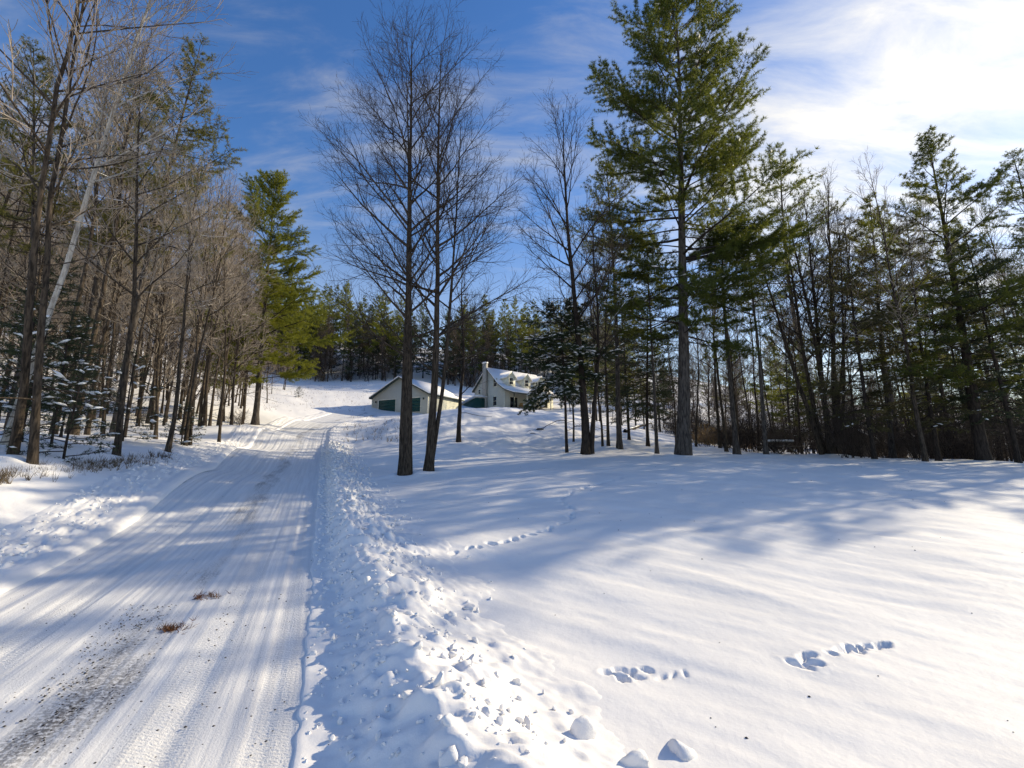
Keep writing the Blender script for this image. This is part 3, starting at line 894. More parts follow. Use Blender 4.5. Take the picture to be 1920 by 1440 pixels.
# front wall openings (wall at x=0 facing +x) and porch
def fbox(mb, y0, y1, z0, z1, d0, d1):
    mb.box(d0, d1, y0, y1, z0, z1)
for (y0, y1, z0, z1, nm) in ((1.3, 3.1, 0.2, 2.3, 'door'), (5.2, 7.0, 0.8, 2.3, 'window'), (9.0, 10.8, 0.8, 2.3, 'window')):
    fr, gl = MB(), MB()
    fbox(fr, y0 - 0.1, y0, z0 - 0.1, z1 + 0.1, -0.02, 0.05); fbox(fr, y1, y1 + 0.1, z0 - 0.1, z1 + 0.1, -0.02, 0.05)
    fbox(fr, y0, y1, z1, z1 + 0.1, -0.02, 0.048); fbox(fr, y0, y1, z0 - 0.1, z0, -0.02, 0.06)
    f = fr.build(nm, M_TRIM, house)
    fbox(gl, y0, y1, z0, z1, -0.02, 0.012)
    gl.build('pane', M_GLASS, f)
MB().box(0.03, 2.7, 0.0, LN, -1.0, 0.12).build('porch_floor', M_GREYW, house)
for y0 in (0.1, 3.2, 6.2, 9.3, 12.2):
    MB().box(2.42, 2.56, y0, y0 + 0.14, 0.12, 2.62).build('porch_post', M_TRIM if y0 > 1 else M_FASCIA, house)
for y0 in (1.2, 5.1, 9.0):
    d = empty('dormer', (0, 0, 0)); d.parent = house
    fx, bx_, z0, z1, zr = -0.85, -4.4, 4.3, 6.1, 7.1
    MB().poly_prism([(fx, y0, z0), (fx, y0 + 2.1, z0), (fx, y0 + 2.1, z1), (fx, y0 + 1.05, zr), (fx, y0, z1)], (bx_ - fx, 0, 0)).build('dormer_wall', M_TRIM, d)
    r1, s1 = MB(), MB()
    for sg in (-1, 1):
        e = (y0 + 1.05 + sg * 1.3, z1 - 0.22)
        r_ = (y0 + 1.05, zr + 0.02)
        r1.poly_prism([(fx + 0.25, e[0], e[1]), (fx + 0.25, r_[0], r_[1]), (fx + 0.25, r_[0], r_[1] + 0.13), (fx + 0.25, e[0], e[1] + 0.13)], (bx_ - fx - 0.3, 0, 0))
        s1.poly_prism([(fx + 0.28, e[0], e[1] + 0.134), (fx + 0.28, r_[0], r_[1] + 0.134), (fx + 0.28, r_[0], r_[1] + 0.27), (fx + 0.28, e[0], e[1] + 0.25)], (bx_ - fx - 0.33, 0, 0))
    r1.build('dormer_roof', M_TRIM, d)
    s1.build('dormer_snow', M_SNOW, d)
    gl, fr = MB(), MB()
    gl.box(fx - 0.01, fx + 0.015, y0 + 0.62, y0 + 1.48, z0 + 0.55, z1 - 0.05)
    for a0, a1, b0, b1 in ((0.5, 0.62, 0.45, 1.85), (1.48, 1.6, 0.45, 1.85), (0.62, 1.48, 1.75, 1.85), (0.62, 1.48, 0.45, 0.55), (0.62, 1.48, 1.1, 1.16)):
        fr.box(fx - 0.01, fx + 0.05, y0 + a0, y0 + a1, z0 + b0, z0 + b1)
    fr.build('window_frame', M_TRIM, d)
    gl.build('pane', M_GLASS, d)
# low shed-roofed link on the gable side
lk = MB().poly_prism([(-9.6, -0.1, -2.0), (-5.2, -0.1, -2.0), (-5.2, -0.1, 2.35), (-9.6, -0.1, 1.4)], (0, -2.6, 0)).build('side_porch', M_GREEN, house)
MB().poly_prism([(-10.6, 0.0, 1.46), (-5.1, 0.0, 2.62), (-5.1, 0.0, 2.85), (-10.6, 0.0, 1.68)], (0, -3.0, 0)).build('side_porch_snow', M_SNOW, house)

# garage
gc = world_pt(697, 776, 76.0)
gang = R_(-27)
GW, GL, GE, GR = 11.6, 9.5, 2.75, 5.65
garage = empty('garage', (gc[0], gc[1], gc[2] - 0.05), gang)
tag(garage, 'low cream gabled garage with dark green doors at the end of the driveway', 'garage')
MB().poly_prism([(0, 0, -2.5), (GW, 0, -2.5), (GW, 0, GE), (GW / 2, 0, GR), (0, 0, GE)], (0, GL, 0)).build('wall', M_SIDING, garage)
mb, sn = MB(), MB()
for sg in (-1, 1):
    ex, ez = GW / 2 + sg * (GW / 2 + 0.45), GE - 0.22
    mb.poly_prism([(ex, -0.4, ez), (GW / 2, -0.4, GR + 0.02), (GW / 2, -0.4, GR + 0.22), (ex, -0.4, ez + 0.2)], (0, GL + 0.8, 0))
    sn.poly_prism([(ex, -0.43, ez + 0.204), (GW / 2, -0.43, GR + 0.224), (GW / 2, -0.43, GR + 0.38), (ex, -0.43, ez + 0.34)], (0, GL + 0.86, 0))
roof = mb.build('roof', M_FASCIA, garage)
sn.build('roof_snow', M_SNOW, roof)
for x0 in (1.5, 6.6):
    dr = MB()
    for k in range(4):
        dr.box(x0, x0 + 3.6, -0.05 - 0.004 * (k % 2), 0.02, 0.0 + k * 0.55 + 0.01, 0.0 + (k + 1) * 0.55 - 0.01)
    dr.build('garage_door', M_GREEN, garage)
    MB().box(x0 - 0.14, x0, -0.08, 0.02, -0.2, 2.36).box(x0 + 3.6, x0 + 3.74, -0.08, 0.02, -0.2, 2.36).box(x0, x0 + 3.6, -0.078, 0.02, 2.2, 2.36).build('door_frame', M_TRIM, garage)
for x0 in (0.75, 10.75):
    MB().box(x0, x0 + 0.16, -0.16, 0.01, 1.85, 2.15).build('wall_lamp', M_FASCIA, garage)
for x0 in (0.0, GW):
    MB().box(x0 - 0.08, x0 + 0.08, -0.06, 0.06, -1, GE - 0.25).build('corner_board', M_TRIM, garage)

# porch chairs
def porch_chair(lx, ly, rz, label):
    r = empty('wooden_chair')
    sl, bk, lg = MB(), MB(), MB()
    for k in range(5):
        sl.box(-0.28 + k * 0.115, -0.28 + k * 0.115 + 0.1, -0.28, 0.28, 0.36 + 0.02 * k, 0.385 + 0.02 * k)
    sl.build('seat', M_WOOD, r)
    for k in range(5):
        bk.bar((-0.26, -0.26 + k * 0.13, 0.36), (-0.58, -0.26 + k * 0.13, 1.12), 0.11, 0.03)
    bk.build('backrest', M_WOOD, r)
    for sx, sy in ((0.28, -0.3), (0.28, 0.3), (-0.4, -0.3), (-0.4, 0.3)):
        MB().box(sx - 0.04, sx + 0.04, sy - 0.03, sy + 0.03, 0, 0.6).build('leg', M_WOOD, r)
    for sy in (-0.32, 0.32):
        MB().box(-0.5, 0.36, sy - 0.07, sy + 0.07, 0.602, 0.63).build('armrest', M_WOOD, r)
    c, s = math.cos(ga), math.sin(ga)
    r.location = (house.location.x + lx * c - ly * s, house.location.y + lx * s + ly * c, house.location.z + 0.12)
    r.rotation_euler = (0, 0, ga + rz)
    tag(r, label, 'chair', 'wooden chairs on the porch')
porch_chair(1.5, 2.6, -0.9, 'orange wooden lounge chair on the house porch by the door')
porch_chair(1.6, 4.4, -0.6, 'orange wooden lounge chair on the house porch under the window')

# small cabin half hidden behind the multi-stemmed tree
cc = on_ground(1596, 858)
cx_, cy_ = cc[0] * 1.55, cc[1] * 1.55
cab = empty('shed', (cx_, cy_, gz1(cx_, cy_) - 0.1), R_(-20))
tag(cab, 'small dark wooden shed with snowy roof behind the many-stemmed tree', 'shed')
MB().poly_prism([(-1.6, 0, -0.5), (1.6, 0, -0.5), (1.6, 0, 1.7), (0, 0, 2.6), (-1.6, 0, 1.7)], (0, 3, 0)).build('wall', M_GREYW, cab)
sn, mb = MB(), MB()
for sg in (-1, 1):
    mb.poly_prism([(sg * 1.9, -0.2, 1.5), (0, -0.2, 2.62), (0, -0.2, 2.72), (sg * 1.9, -0.2, 1.6)], (0, 3.4, 0))
    sn.poly_prism([(sg * 1.9, -0.22, 1.604), (0, -0.22, 2.724), (0, -0.22, 2.9), (sg * 1.9, -0.22, 1.74)], (0, 3.44, 0))
rf = mb.build('roof', M_GREYW, cab)
sn.build('roof_snow', M_SNOW, rf)
MB().box(-0.45, 0.45, -0.05, 0.02, -0.1, 1.6).build('door', M_BARKD, cab)
# snowy picnic table between the trunks
pc = on_ground(1462, 856)
pt = empty('picnic_table', (pc[0] * 1.12, pc[1] * 1.12, gz1(pc[0] * 1.12, pc[1] * 1.12)), R_(15))
tag(pt, 'weathered picnic table carrying snow between dark trunks', 'table')
MB().box(-0.8, 0.8, -0.36, 0.36, 0.68, 0.73).build('table_top', M_GREYW, pt)
MB().box(-0.79, 0.79, -0.35, 0.35, 0.734, 0.84).build('snow_cover', M_SNOW, pt)
for sy in (-0.68, 0.68):
    MB().box(-0.8, 0.8, sy - 0.12, sy + 0.12, 0.42, 0.46).build('bench_seat', M_GREYW, pt)
for sx in (-0.6, 0.6):
    MB().bar((sx, -0.66, 0.0), (sx, 0.25, 0.68), 0.08, 0.05).bar((sx + 0.05, 0.66, 0.0), (sx + 0.05, -0.25, 0.68), 0.08, 0.05).build('leg', M_GREYW, pt)

# ------------------------------------------------------------------ prototypes
PB = [bare_tree('bare_tree', 100 + i, h, r, crown=c, n1=n1, len1=l1, ang=(55, 24), up1=0.03, n2=5.5, n3=5.0, tw=0.0075, low=5, snow=0.05, shape=.55)
      for i, (h, r, c, n1, l1) in enumerate([(17, .11, .40, 26, .28), (19, .13, .45, 28, .29), (15, .085, .38, 24, .26), (18, .12, .34, 28, .30), (20, .145, .48, 28, .29), (13, .07, .3, 22, .25)])]
PBF = [bare_tree('leafless_tree', 120 + i, h, r, crown=.12, n1=44, len1=.26, ang=(62, 24), up1=0.03, n2=5.5, n3=5.0, tw=0.022, twig=M_TWIGW, shape=.5) for i, (h, r) in enumerate([(15, .14), (17, .16), (13, .12)])]
PBL = [bare_tree('bushy_tree', 130 + i, h, r, crown=.15, n1=42, len1=.24, ang=(58, 24), up1=0.03, n2=4.5, n3=4.0, tw=0.012, twig=M_TWIG, shape=.5) for i, (h, r) in enumerate([(16, .11), (14, .09)])]
PBIRCH = [bare_tree('birch_tree', 140 + i, h, r, crown=.4, n1=30, len1=.25, ang=(45, 20), n2=6, n3=5, tw=0.007, bark=M_BIRCH, twig=M_TWIG) for i, (h, r) in enumerate([(18, .085), (16, .07)])]
PPINE = [conifer('pine_tree', 200 + i, h, r, base=b, n1=60, len1=l, n2=7.0, tufts=6.5, nn=11, ln=.17, wd=.022, mat=M_PINE, snow=0.012, irregular=.5) for i, (h, r, b, l) in enumerate([(20, .20, .44, 2.9), (18, .17, .48, 2.6), (22, .23, .38, 3.1)])]
PFAR = [conifer('evergreen_tree', 230 + i, h, r, base=b, n1=60, len1=l, n2=5.5, tufts=4.5, nn=10, ln=.28, wd=.045, mat=mt, snow=0.02, dead=6) for i, (h, r, b, l, mt) in enumerate([(20, .20, .2, 3.2, M_PINE), (17, .17, .10, 2.8, M_DARKN), (22, .22, .33, 3.6, M_PINEY)])]
PDULL = [conifer('hemlock_tree', 250 + i, h, r, base=b, n1=84, len1=l, top_ang=48, low_ang=98, curl=0.0, droop=0.025, n2=9, tufts=8, nn=10, ln=.12, wd=.024, mat=mt, bark=M_BARKD, snow=.02, upb=-0.05, dead=10, prof=.7)
         for i, (h, r, b, l, mt) in enumerate([(17, .16, .14, 3.0, M_BROWNN), (15, .14, .2, 2.8, M_DARKN)])]
PSAP = [conifer('fir_sapling', 270 + i, h, .03, base=.12, n1=26, len1=l, low_ang=95, curl=0.01, n2=9, tufts=10, nn=9, ln=.07, wd=.012, mat=M_DARKN, bark=M_BARKD, dead=0, snow=.08, prof=.8, irregular=.2) for i, (h, l) in enumerate([(2.2, .75), (1.6, .6), (3.4, 1.0)])]
def shrub(name, seed, h, n, mat, leaf=None, nleaf=0):
    rs = np.random.RandomState(seed)
    root = empty(name)
    st = np.concatenate([rs.normal(0, 0.25, (n, 2)), np.full((n, 1), -0.1)], 1)
    d = np.concatenate([rs.normal(0, 0.35, (n, 2)), np.ones((n, 1))], 1)
    L = h * rs.uniform(0.5, 1.1, n)
    P0 = grow(st, d, L, 6, rs, 0.08, 0.03)
    R0 = taper(np.full(n, 0.018), np.full(n, 0.005), 6)
    T = Tubes()
    T.add(P0, R0, 5)
    T.build('stems', M_BARKD, root)
    C = Tubes()
    i1, t1, p1, d1 = spawn(P0, np.full(n, 9), 0.2, 0.98, lambda t_: np.radians(rs.uniform(30, 65, len(t_))), rs)
    L1 = h * 0.35 * rs.uniform(0.4, 1.1, len(i1))
    P1 = grow(p1, d1, L1, 4, rs, 0.1, 0.04)
    C.add(P1, taper(np.full(len(i1), 0.008), np.full(len(i1), 0.004), 4), 3)
    i2, t2, p2, d2 = spawn(P1, np.full(len(i1), 6), 0.2, 0.98, lambda t_: np.radians(rs.uniform(25, 55, len(t_))), rs)
    C.add(grow(p2, d2, L1[i2] * 0.5, 3, rs, 0.12, 0.03), taper(np.full(len(i2), 0.005), np.full(len(i2), 0.003), 3), 3)
    C.build('twigs', mat, root)
    if leaf:
        k = rs.choice(len(p2), min(nleaf, len(p2)), False)
        V = needles(p2[k], d2[k], 4, 0.10, 0.055, rs, -0.3, 0.6)
        make_obj('leaves', V, tris=np.arange(len(V)).reshape(-1, 3), mat=leaf, parent=root)
    return root
PBRUSH = [shrub('brush_shrub', 300 + i, h, n, M_TWIGG) for i, (h, n) in enumerate([(2.6, 14), (1.8, 16), (3.4, 12)])]
PBEECH = [shrub('beech_sapling', 320 + i, h, n, M_TWIG, M_BEECH, 420) for i, (h, n) in enumerate([(2.4, 6), (1.7, 7)])]

# ------------------------------------------------------------------ single trees of the yard
# twin-trunked maple and its neighbour in front of the garage
m1 = bare_tree('maple_tree', 11, 19.7, 0.19, crown=0.27, n1=28, len1=0.32, ang=(60, 20), up1=0.02, n2=5.2, n3=5.5, n4=3.0, tw=0.0048, bark=M_BARK, twig=M_TWIGG, low=0, wig=0.016, shape=0.42,
               stems=[(-0.05, 0, -0.05, 0.03, 0.86, 0.75), (0.07, 0.05, 0.045, 0.02, 1.0, 1.0)])
put_px(m1, 757, 893, label='bare maple with two trunks joined at the base in front of the garage', group=None)
m2 = bare_tree('maple_tree', 12, 18.5, 0.17, crown=0.25, n1=28, len1=0.34, ang=(62, 20), up1=0.02, n2=5.2, n3=5.5, n4=3.0, tw=0.0048, bark=M_BARK, twig=M_TWIGG, low=0, wig=0.016, shape=0.42,
               stems=[(0, 0, 0.03, 0.0, 0.95, 1.0), (0.06, 0.04, 0.10, 0.03, 0.8, 0.6)])
put_px(m2, 803, 888, label='single-based bare maple beside the twin-trunked maple')
m3 = bare_tree('maple_tree', 13, 11.5, 0.14, crown=0.25, n1=26, len1=0.27, ang=(66, 28), up1=.02, n2=6, n3=5, tw=0.007, bark=M_BARKD, twig=M_TWIGG, low=2)
put_px(m3, 860, 829, label='small bare tree at the foot of the snow bank below the house')
m4 = bare_tree('maple_tree', 14, 17.5, 0.23, crown=0.30, n1=28, len1=0.30, ang=(60, 22), up1=.025, n2=5.5, n3=5.5, n4=2, tw=0.006, bark=M_BARKD, twig=M_TWIGG, low=4, snow=0.04, shape=.45,
               stems=[(0, 0, -0.01, 0, 1.0, 1.0), (0.28, 0.05, 0.05, 0.02, 0.75, 0.6)])
put_px(m4, 1098, 855, label='tall bare tree with thick forked trunk beside the snow-laden hemlock')
# snow-laden hemlock
hm = conifer('hemlock_tree', 21, 7.9, 0.09, base=0.42, n1=70, len1=1.75, top_ang=55, low_ang=102, curl=-0.01, droop=0.03, n2=12, tufts=11, nn=11, ln=.12, wd=.028, mat=M_DARKN, bark=M_BARKD, snow=.15, upb=-0.15, dead=5, prof=.5, irregular=.35,
             limbs=[(0.6, 1.45, 3.2, 70), (0.5, -1.6, 2.6, 112), (0.36, -1.45, 2.0, 108)])
put_px(hm, 1063, 854, label='dark drooping hemlock laden with snow, in front of the house')
# the big white pine
bp = conifer('pine_tree', 31, 27.5, 0.34, base=0.22, n1=135, len1=4.2, lean=(0.085, 0.0), top_ang=40, low_ang=90, curl=0.045, n2=9, tufts=8.5, nn=14, ln=.19, wd=.024, mat=M_PINE, bark=M_BARKP, dead=22, prof=.42, irregular=.42, snow=0.012,
             limbs=[(0.38, 1.45, 8.0, 78), (0.70, 1.15, 5.6, 46), (0.62, -1.5, 4.6, 48), (0.52, 1.4, 6.0, 55), (0.33, 1.9, 5.0, 88), (0.31, 2.3, 4.5, 92), (0.45, 2.6, 4.5, 75), (0.36, -1.0, 3.6, 85)])
put_px(bp, 1280, 857, label='tallest white pine with thick grey trunk standing at the yard edge')
# many-stemmed tree
ms = bare_tree('many_stemmed_tree', 41, 16.0, 0.19, crown=0.35, n1=22, len1=0.26, ang=(45, 18), n2=6.5, n3=6, n4=1, tw=0.006, bark=M_BARK, twig=M_TWIGG, low=6, wig=0.02,
               stems=[(-0.45, 0, -0.17, 0.02, 0.85, 0.8), (-0.22, 0.2, -0.09, 0.05, 0.95, 0.85), (-0.02, -0.1, -0.03, -0.03, 1.0, 0.9), (0.12, 0.15, 0.01, 0.04, 1.0, 0.9), (0.3, -0.05, 0.05, -0.02, 1.05, 1.0), (0.45, 0.1, 0.15, 0.0, 0.9, 0.6), (0.36, 0.3, 0.20, 0.1, 0.98, 0.55)])
put_px(ms, 1560, 856, label='bare tree of many stems fanning from one broad base')
# pine on the right of the yard
rp_ = conifer('pine_tree', 51, 15.0, 0.26, base=0.2, n1=60, len1=3.3, top_ang=40, low_ang=95, curl=0.035, n2=8.5, tufts=8, nn=12, ln=.17, wd=.023, mat=M_PINE, bark=M_BARKD, dead=24, prof=.55, irregular=.35, snow=0.012)
put_px(rp_, 1845, 866, label='broad white pine with dark winding trunk at the dark brush edge')
# pine lit yellow-green at the end of the wood beside the driveway
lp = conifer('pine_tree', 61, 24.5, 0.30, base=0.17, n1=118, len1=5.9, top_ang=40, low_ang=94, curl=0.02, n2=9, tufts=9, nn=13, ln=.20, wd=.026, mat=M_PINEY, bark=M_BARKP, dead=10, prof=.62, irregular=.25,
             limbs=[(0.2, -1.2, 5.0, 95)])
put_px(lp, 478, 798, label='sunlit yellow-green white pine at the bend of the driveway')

SH = np.array([math.sin(SUN_AZ), math.cos(SUN_AZ)])
SN = np.array([-SH[1], SH[0]])
# ------------------------------------------------------------------ woods, by trunk foot
prs = np.random.RandomState(77)
LW = 'bare trees of the wood beside the driveway'
left_trunks = [(22, 862, 2, 1.15), (62, 877, 2, 1.05), (218, 853, 3, .78), (313, 849, 1, .66), (347, 838, 0, .74), (410, 834, 3, .70), (455, 797, 1, .82)]
edge_names = ['seventh', 'sixth', 'fifth', 'fourth', 'third', 'second', 'nearest']
for (px, py, k, sc), nm in zip(left_trunks, edge_names):
    p = on_ground(px, py)
    place(PB[k], p[0], p[1], rz=prs.rand() * 6.28, sc=sc, label=nm + ' bare edge tree from the sunlit pine along the driveway', group='bare trees along the driveway edge of the wood')
for px, py, k, sc in [(357, 838, 2, .8), (163, 815, 0, .95), (193, 818, 2, 1.0), (383, 800, 4, .8), (375, 800, 1, .8), (258, 800, 0, .9), (285, 808, 2, .9), (130, 800, 3, 1.0), (100, 815, 0, 1.0), (420, 790, 2, 1.0), (433, 785, 0, .9)]:
    p = on_ground(px, py)
    place(PB[k], p[0], p[1], rz=prs.rand() * 6.28, sc=sc, label='bare tree standing just inside the snowy edge of the wood beside the driveway', group='bare trees just inside the wood')
for px, py, k, rz, tl in ((10, 835, 0, 1.0, (0.0, 0.16)), (135, 806, 1, 2.0, (0, 0.10))):
    p = on_ground(px, py)
    place(PBIRCH[k], p[0], p[1], rz=0, sc=1.05, tilt=tl, label=['white-barked birch leaning over the dark trunks of the wood beside the driveway', 'thin pale birch leaning among brown trunks of the wood beside the driveway'][k])

def far_enough(x, y, dmin):
    return all((x - a) ** 2 + (y - b) ** 2 > dmin * dmin for a, b in ALLT)
H0 = {}
def tree_h(o):
    b = o.name.split('.')[0] + o.name
    if o.name not in H0:
        H0[o.name] = max((v[2] for c in o.children for v in c.bound_box), default=1.0)
    return H0[o.name]
SKYL = ([-300, 0, 120, 250, 330, 400, 470, 540], [-260, -20, 0, 90, 240, 300, 320, 330])
def cap_scale(o, x, y, sc):
    px = 960 + x / y * FPX
    if px > 540:
        return sc
    lim = np.interp(px, *SKYL) + 90 * ((x * 7.31 + y * 3.7) % 1.0)
    return min(sc, max(0.35, top_scale(px, lim, y, tree_h(o))))
def top_scale(px, py, d, h):
    """scale that puts the tip of a tree of height h under the pixel row py"""
    q_ = world_pt(px, py, d)
    return (q_[2] - gz1(q_[0], q_[1])) / h
def scatter(protos, n, region, dmin, label, group, sc=(0.8, 1.15), seed=0, cat='tree'):
    rs = np.random.RandomState(seed)
    made, tries = 0, 0
    while made < n and tries < n * 60:
        tries += 1
        p = region(rs)
        if p is None:
            continue
        x, y = p
        if y > -12 and XL(y) - 2.2 < x < XR(y) + 3.0:
            continue
        if not far_enough(x, y, dmin):
            continue
        pr_ = protos[rs.randint(len(protos))]
        sc_ = rs.uniform(*sc)
        if x < -5 and 8 < y < 95 and cat == 'tree':
            sc_ = cap_scale(pr_, x, y, sc_)
        place(pr_, x, y, rz=rs.rand() * 6.28, sc=sc_, label=label, group=group, cat=cat)
        made += 1
    return made
def in_px(x0, x1, d0, d1, pw=1.0):
    def f(rs):
        d = d0 + (d1 - d0) * rs.rand() ** pw
        px = rs.uniform(x0, x1)
        return ((px - 960) / FPX * d * 0.99, d)
    return f
# edge of the wood beside the driveway: field boundary, trees stay left of this line
def left_region(rs):
    d = 17 + 70 * rs.rand() ** 0.8
    lim = np.interp(d, [11, 14, 21, 30, 45, 60, 90], [40, 200, 390, 440, 470, 500, 540])
    px = rs.uniform(-260, lim)
    return ((px - 960) / FPX * d, d)
scatter(PB, 150, left_region, 1.2, 'slender brown bare tree deep in the crowded wood beside the driveway', LW, seed=1)
def deep_left(rs):
    p = left_region(rs)
    return p if p[1] > 21 else None
scatter(PBL, 140, deep_left, 1.2, 'bushy tan bare tree far back in the wood beside the driveway', 'bushy bare trees far back beside the driveway', seed=21, sc=(.7, 1.05))
scatter(PFAR, 8, lambda rs: (lambda p: p if p[1] > 20 else None)(left_region(rs)), 2.0, 'olive evergreen rising among the bare trees of the wood beside the driveway', 'evergreens in the wood beside the driveway', seed=2, sc=(.8, 1.05))
POL = [conifer('pine_tree', 215 + i, h, r, base=b, n1=70, len1=l, n2=7, tufts=6, nn=11, ln=.18, wd=.022, mat=M_OLIVE, snow=0.0, irregular=.45) for i, (h, r, b, l) in enumerate([(20, .18, .48, 2.6), (18, .17, .5, 2.5), (22, .2, .45, 2.9)])]
for px, py, d, k, lab in ((212, 85, 21, 2, 'tall olive pine towering over the bare crowns of the wood beside the driveway'), (130, 105, 23, 0, 'olive pine close behind the tallest pine of the wood beside the driveway'), (15, 120, 18, 2, 'dark pine rising behind the leaning white birch'), (275, 260, 34, 0, 'shorter olive pine deep in the wood beside the driveway')):
    place(POL[k], (px - 960) / FPX * d * 0.99, d, rz=px, sc=top_scale(px, py, d, (20, 18, 22)[k]), label=lab)
for px, py, d, k, lab in ((35, 470, 13, 1, 'dark hemlock with hanging boughs behind the first edge trunks'), (110, 590, 16, 1, 'low dark hemlock in the shade of the wood beside the driveway')):
    place(PDULL[k], (px - 960) / FPX * d * 0.99, d, rz=px, sc=top_scale(px, py, d, (17, 15)[k]), label=lab)
for px, py, k, lab in ((118, 868, 0, 'small fir sapling in the weeds just past the first edge trunks'), (340, 838, 1, 'tiny fir sapling at the foot of the third edge tree'), (95, 838, 2, 'taller snowy fir sapling behind the first edge trunks'), (230, 830, 2, 'snowy fir sapling behind the fifth edge tree'), (560, 745, 1, 'lone tiny fir sapling out on the snowy field'), (20, 845, 2, 'snowy fir sapling under the leaning birch')):
    p = on_ground(px, py)
    place(PSAP[k], p[0], p[1], rz=px, sc=1.0, label=lab, cat='sapling')
for px, py, k in ((640, 712, 0), (600, 716, 1), (622, 714, 0)):
    p = on_ground(px, py)
    place(PBEECH[k], p[0], p[1], rz=px, sc=1.6, label='rust-leaved sapling at the top edge of the snowy field', group='rusty saplings above the field', cat='sapling')
# hill behind the field and the house
def hill_region(rs):
    d = 111 + 42 * rs.rand() ** 1.2
    px = rs.uniform(430, 1180)
    return ((px - 960) / FPX * d, d)
scatter(PBF, 150, hill_region, 1.3, 'bare tree of the brown wood on the hill behind the house', 'bare trees on the hill', seed=4, sc=(.75, 1.1))
scatter(PFAR, 110, hill_region, 1.8, 'evergreen on the hill behind the house and field', 'evergreens on the hill', seed=5, sc=(.75, 1.1))
for px, d in ((700, 114), (716, 118), (735, 113), (752, 121), (770, 115), (790, 118), (812, 114), (835, 120), (722, 126), (765, 127), (800, 128), (850, 125)):
    place(PFAR[1 if px % 3 else 0], (px - 960) / FPX * d, d, rz=px, sc=.8 + .03 * (px % 7), label='evergreen on the hill behind the house and field', group='evergreens on the hill')
scatter(PBRUSH, 70, lambda rs: (lambda p: p if p[1] < 128 else None)(hill_region(rs)), 1.0, 'leafless shrub under the hill wood behind the house', 'brush shrubs on the hill', seed=23, sc=(1.0, 1.9), cat='shrub')
# wood on the right
RG = 'trunks of the wood beyond the yard'
right_bare = [(1130, 841, 2, .9), (1141, 843, 0, .9), (1350, 843, 3, .85), (1410, 844, 0, 1.0), (1305, 838, 2, .9), (1480, 846, 0, 1.0), (1500, 850, 2, 1.0), (1075, 836, 2, .8), (1330, 830, 1, .8), (1268, 835, 5, .9), (1735, 866, 3, .8)]
for px, py, k, sc in right_bare:
    p = on_ground(px, py)
    place(PB[k], p[0], p[1], rz=px * 1.7, sc=sc, label='thin dark bare trunk between the pines of the wood beyond the yard', group='thin bare trees in the wood beyond the yard')
right_pine = [(1162, 846, 1, 300, 'slim pine between the forked bare tree and the tallest pine'), (1232, 853, 1, 470, 'thin-trunked pine just beside the tallest pine'), (1382, 853, 0, 330, 'second thick pine trunk along the yard edge beyond the tallest pine'), (1437, 856, 1, 400, 'third pine trunk along the yard edge beyond the tallest pine'),
              (1530, 845, 0, 270, 'dark-topped pine rising just behind the many-stemmed tree'), (1690, 858, 1, 410, 'small pine between the many-stemmed tree and the broad pine')]
for px, py, k, ty, lab in right_pine:
    p = on_ground(px, py)
    place(PPINE[k], p[0], p[1], rz=px * 2.3, sc=top_scale(px, ty, p[1], (20, 18, 22)[k]), label=lab)
for px, py, k, sc, lab in ((1640, 862, 0, .7, 'brown-green hemlock between the many-stemmed tree and the small pine'), (1760, 864, 0, .68, 'tall brown-green hemlock close beside the broad pine'), (1910, 868, 1, .7, 'dark hemlock past the broad pine at the brush'),
                           (1215, 838, 1, .8, 'dark hemlock behind the thin-trunked pine'), (1180, 828, 0, .7, 'low brown-green hemlock behind the slim pine'), (1690, 845, 1, .75, 'dark hemlock set back behind the small pine')):
    p = on_ground(px, py)
    place(PDULL[k], p[0], p[1], rz=px, sc=sc, label=lab)
def right_region(rs):
    d = rs.uniform(26, 95) if rs.rand() < 0.75 else rs.uniform(26, 38)
    lim = np.interp(d, [26, 45, 60, 95], [1230, 1120, 1090, 1060])
    px = rs.uniform(lim, 2250)
    x = (px - 960) / FPX * d
    c = x * SN[0] + d * SN[1]
    if 24 < c < 42 and rs.rand() < 0.88:
        return None
    return (x, d)
scatter(PB, 110, right_region, 1.4, 'bare tree deep in the shaded wood beyond the yard', 'bare trees deep in the wood beyond the yard', seed=7, sc=(.65, .95))
scatter(PFAR, 16, right_region, 2.5, 'evergreen deep in the shaded wood beyond the yard', 'evergreens deep in the wood beyond the yard', seed=8, sc=(.6, .85))
scatter(PDULL, 8, right_region, 2.5, 'hemlock deep in the shaded wood beyond the yard', 'hemlocks deep in the wood beyond the yard', seed=9, sc=(.7, .95))
def far_right(rs):
    d = rs.uniform(55, 125)
    px = rs.uniform(1120, 2150)
    return ((px - 960) / FPX * d, d)
scatter(PBF, 140, far_right, 1.6, 'bushy bare tree far back in the wood beyond the yard', 'bushy bare trees far back beyond the yard', seed=22, sc=(.6, .9))
scatter(PFAR, 34, far_right, 2.0, 'evergreen deep in the shaded wood beyond the yard', 'evergreens deep in the wood beyond the yard', seed=31, sc=(.5, .75))
def brush_region(rs):
    d = rs.uniform(22.5, 60)
    px = rs.uniform(np.interp(d, [22, 30, 60], [1560, 1350, 1180]), 2150)
    return ((px - 960) / FPX * d, d)
scatter(PBRUSH, 175, brush_region, 0.75, 'leafless twiggy shrub in the dark brush of the wood beyond the yard', 'brush shrubs of the wood beyond the yard', seed=10, sc=(.65, 1.35), cat='shrub')
scatter(PBEECH, 9, in_px(1310, 1420, 30, 48), 0.8, 'orange-leaved beech sapling glowing behind the right trunks', 'beech saplings in the wood beyond the yard', seed=11, sc=(.7, 1.1), cat='sapling')
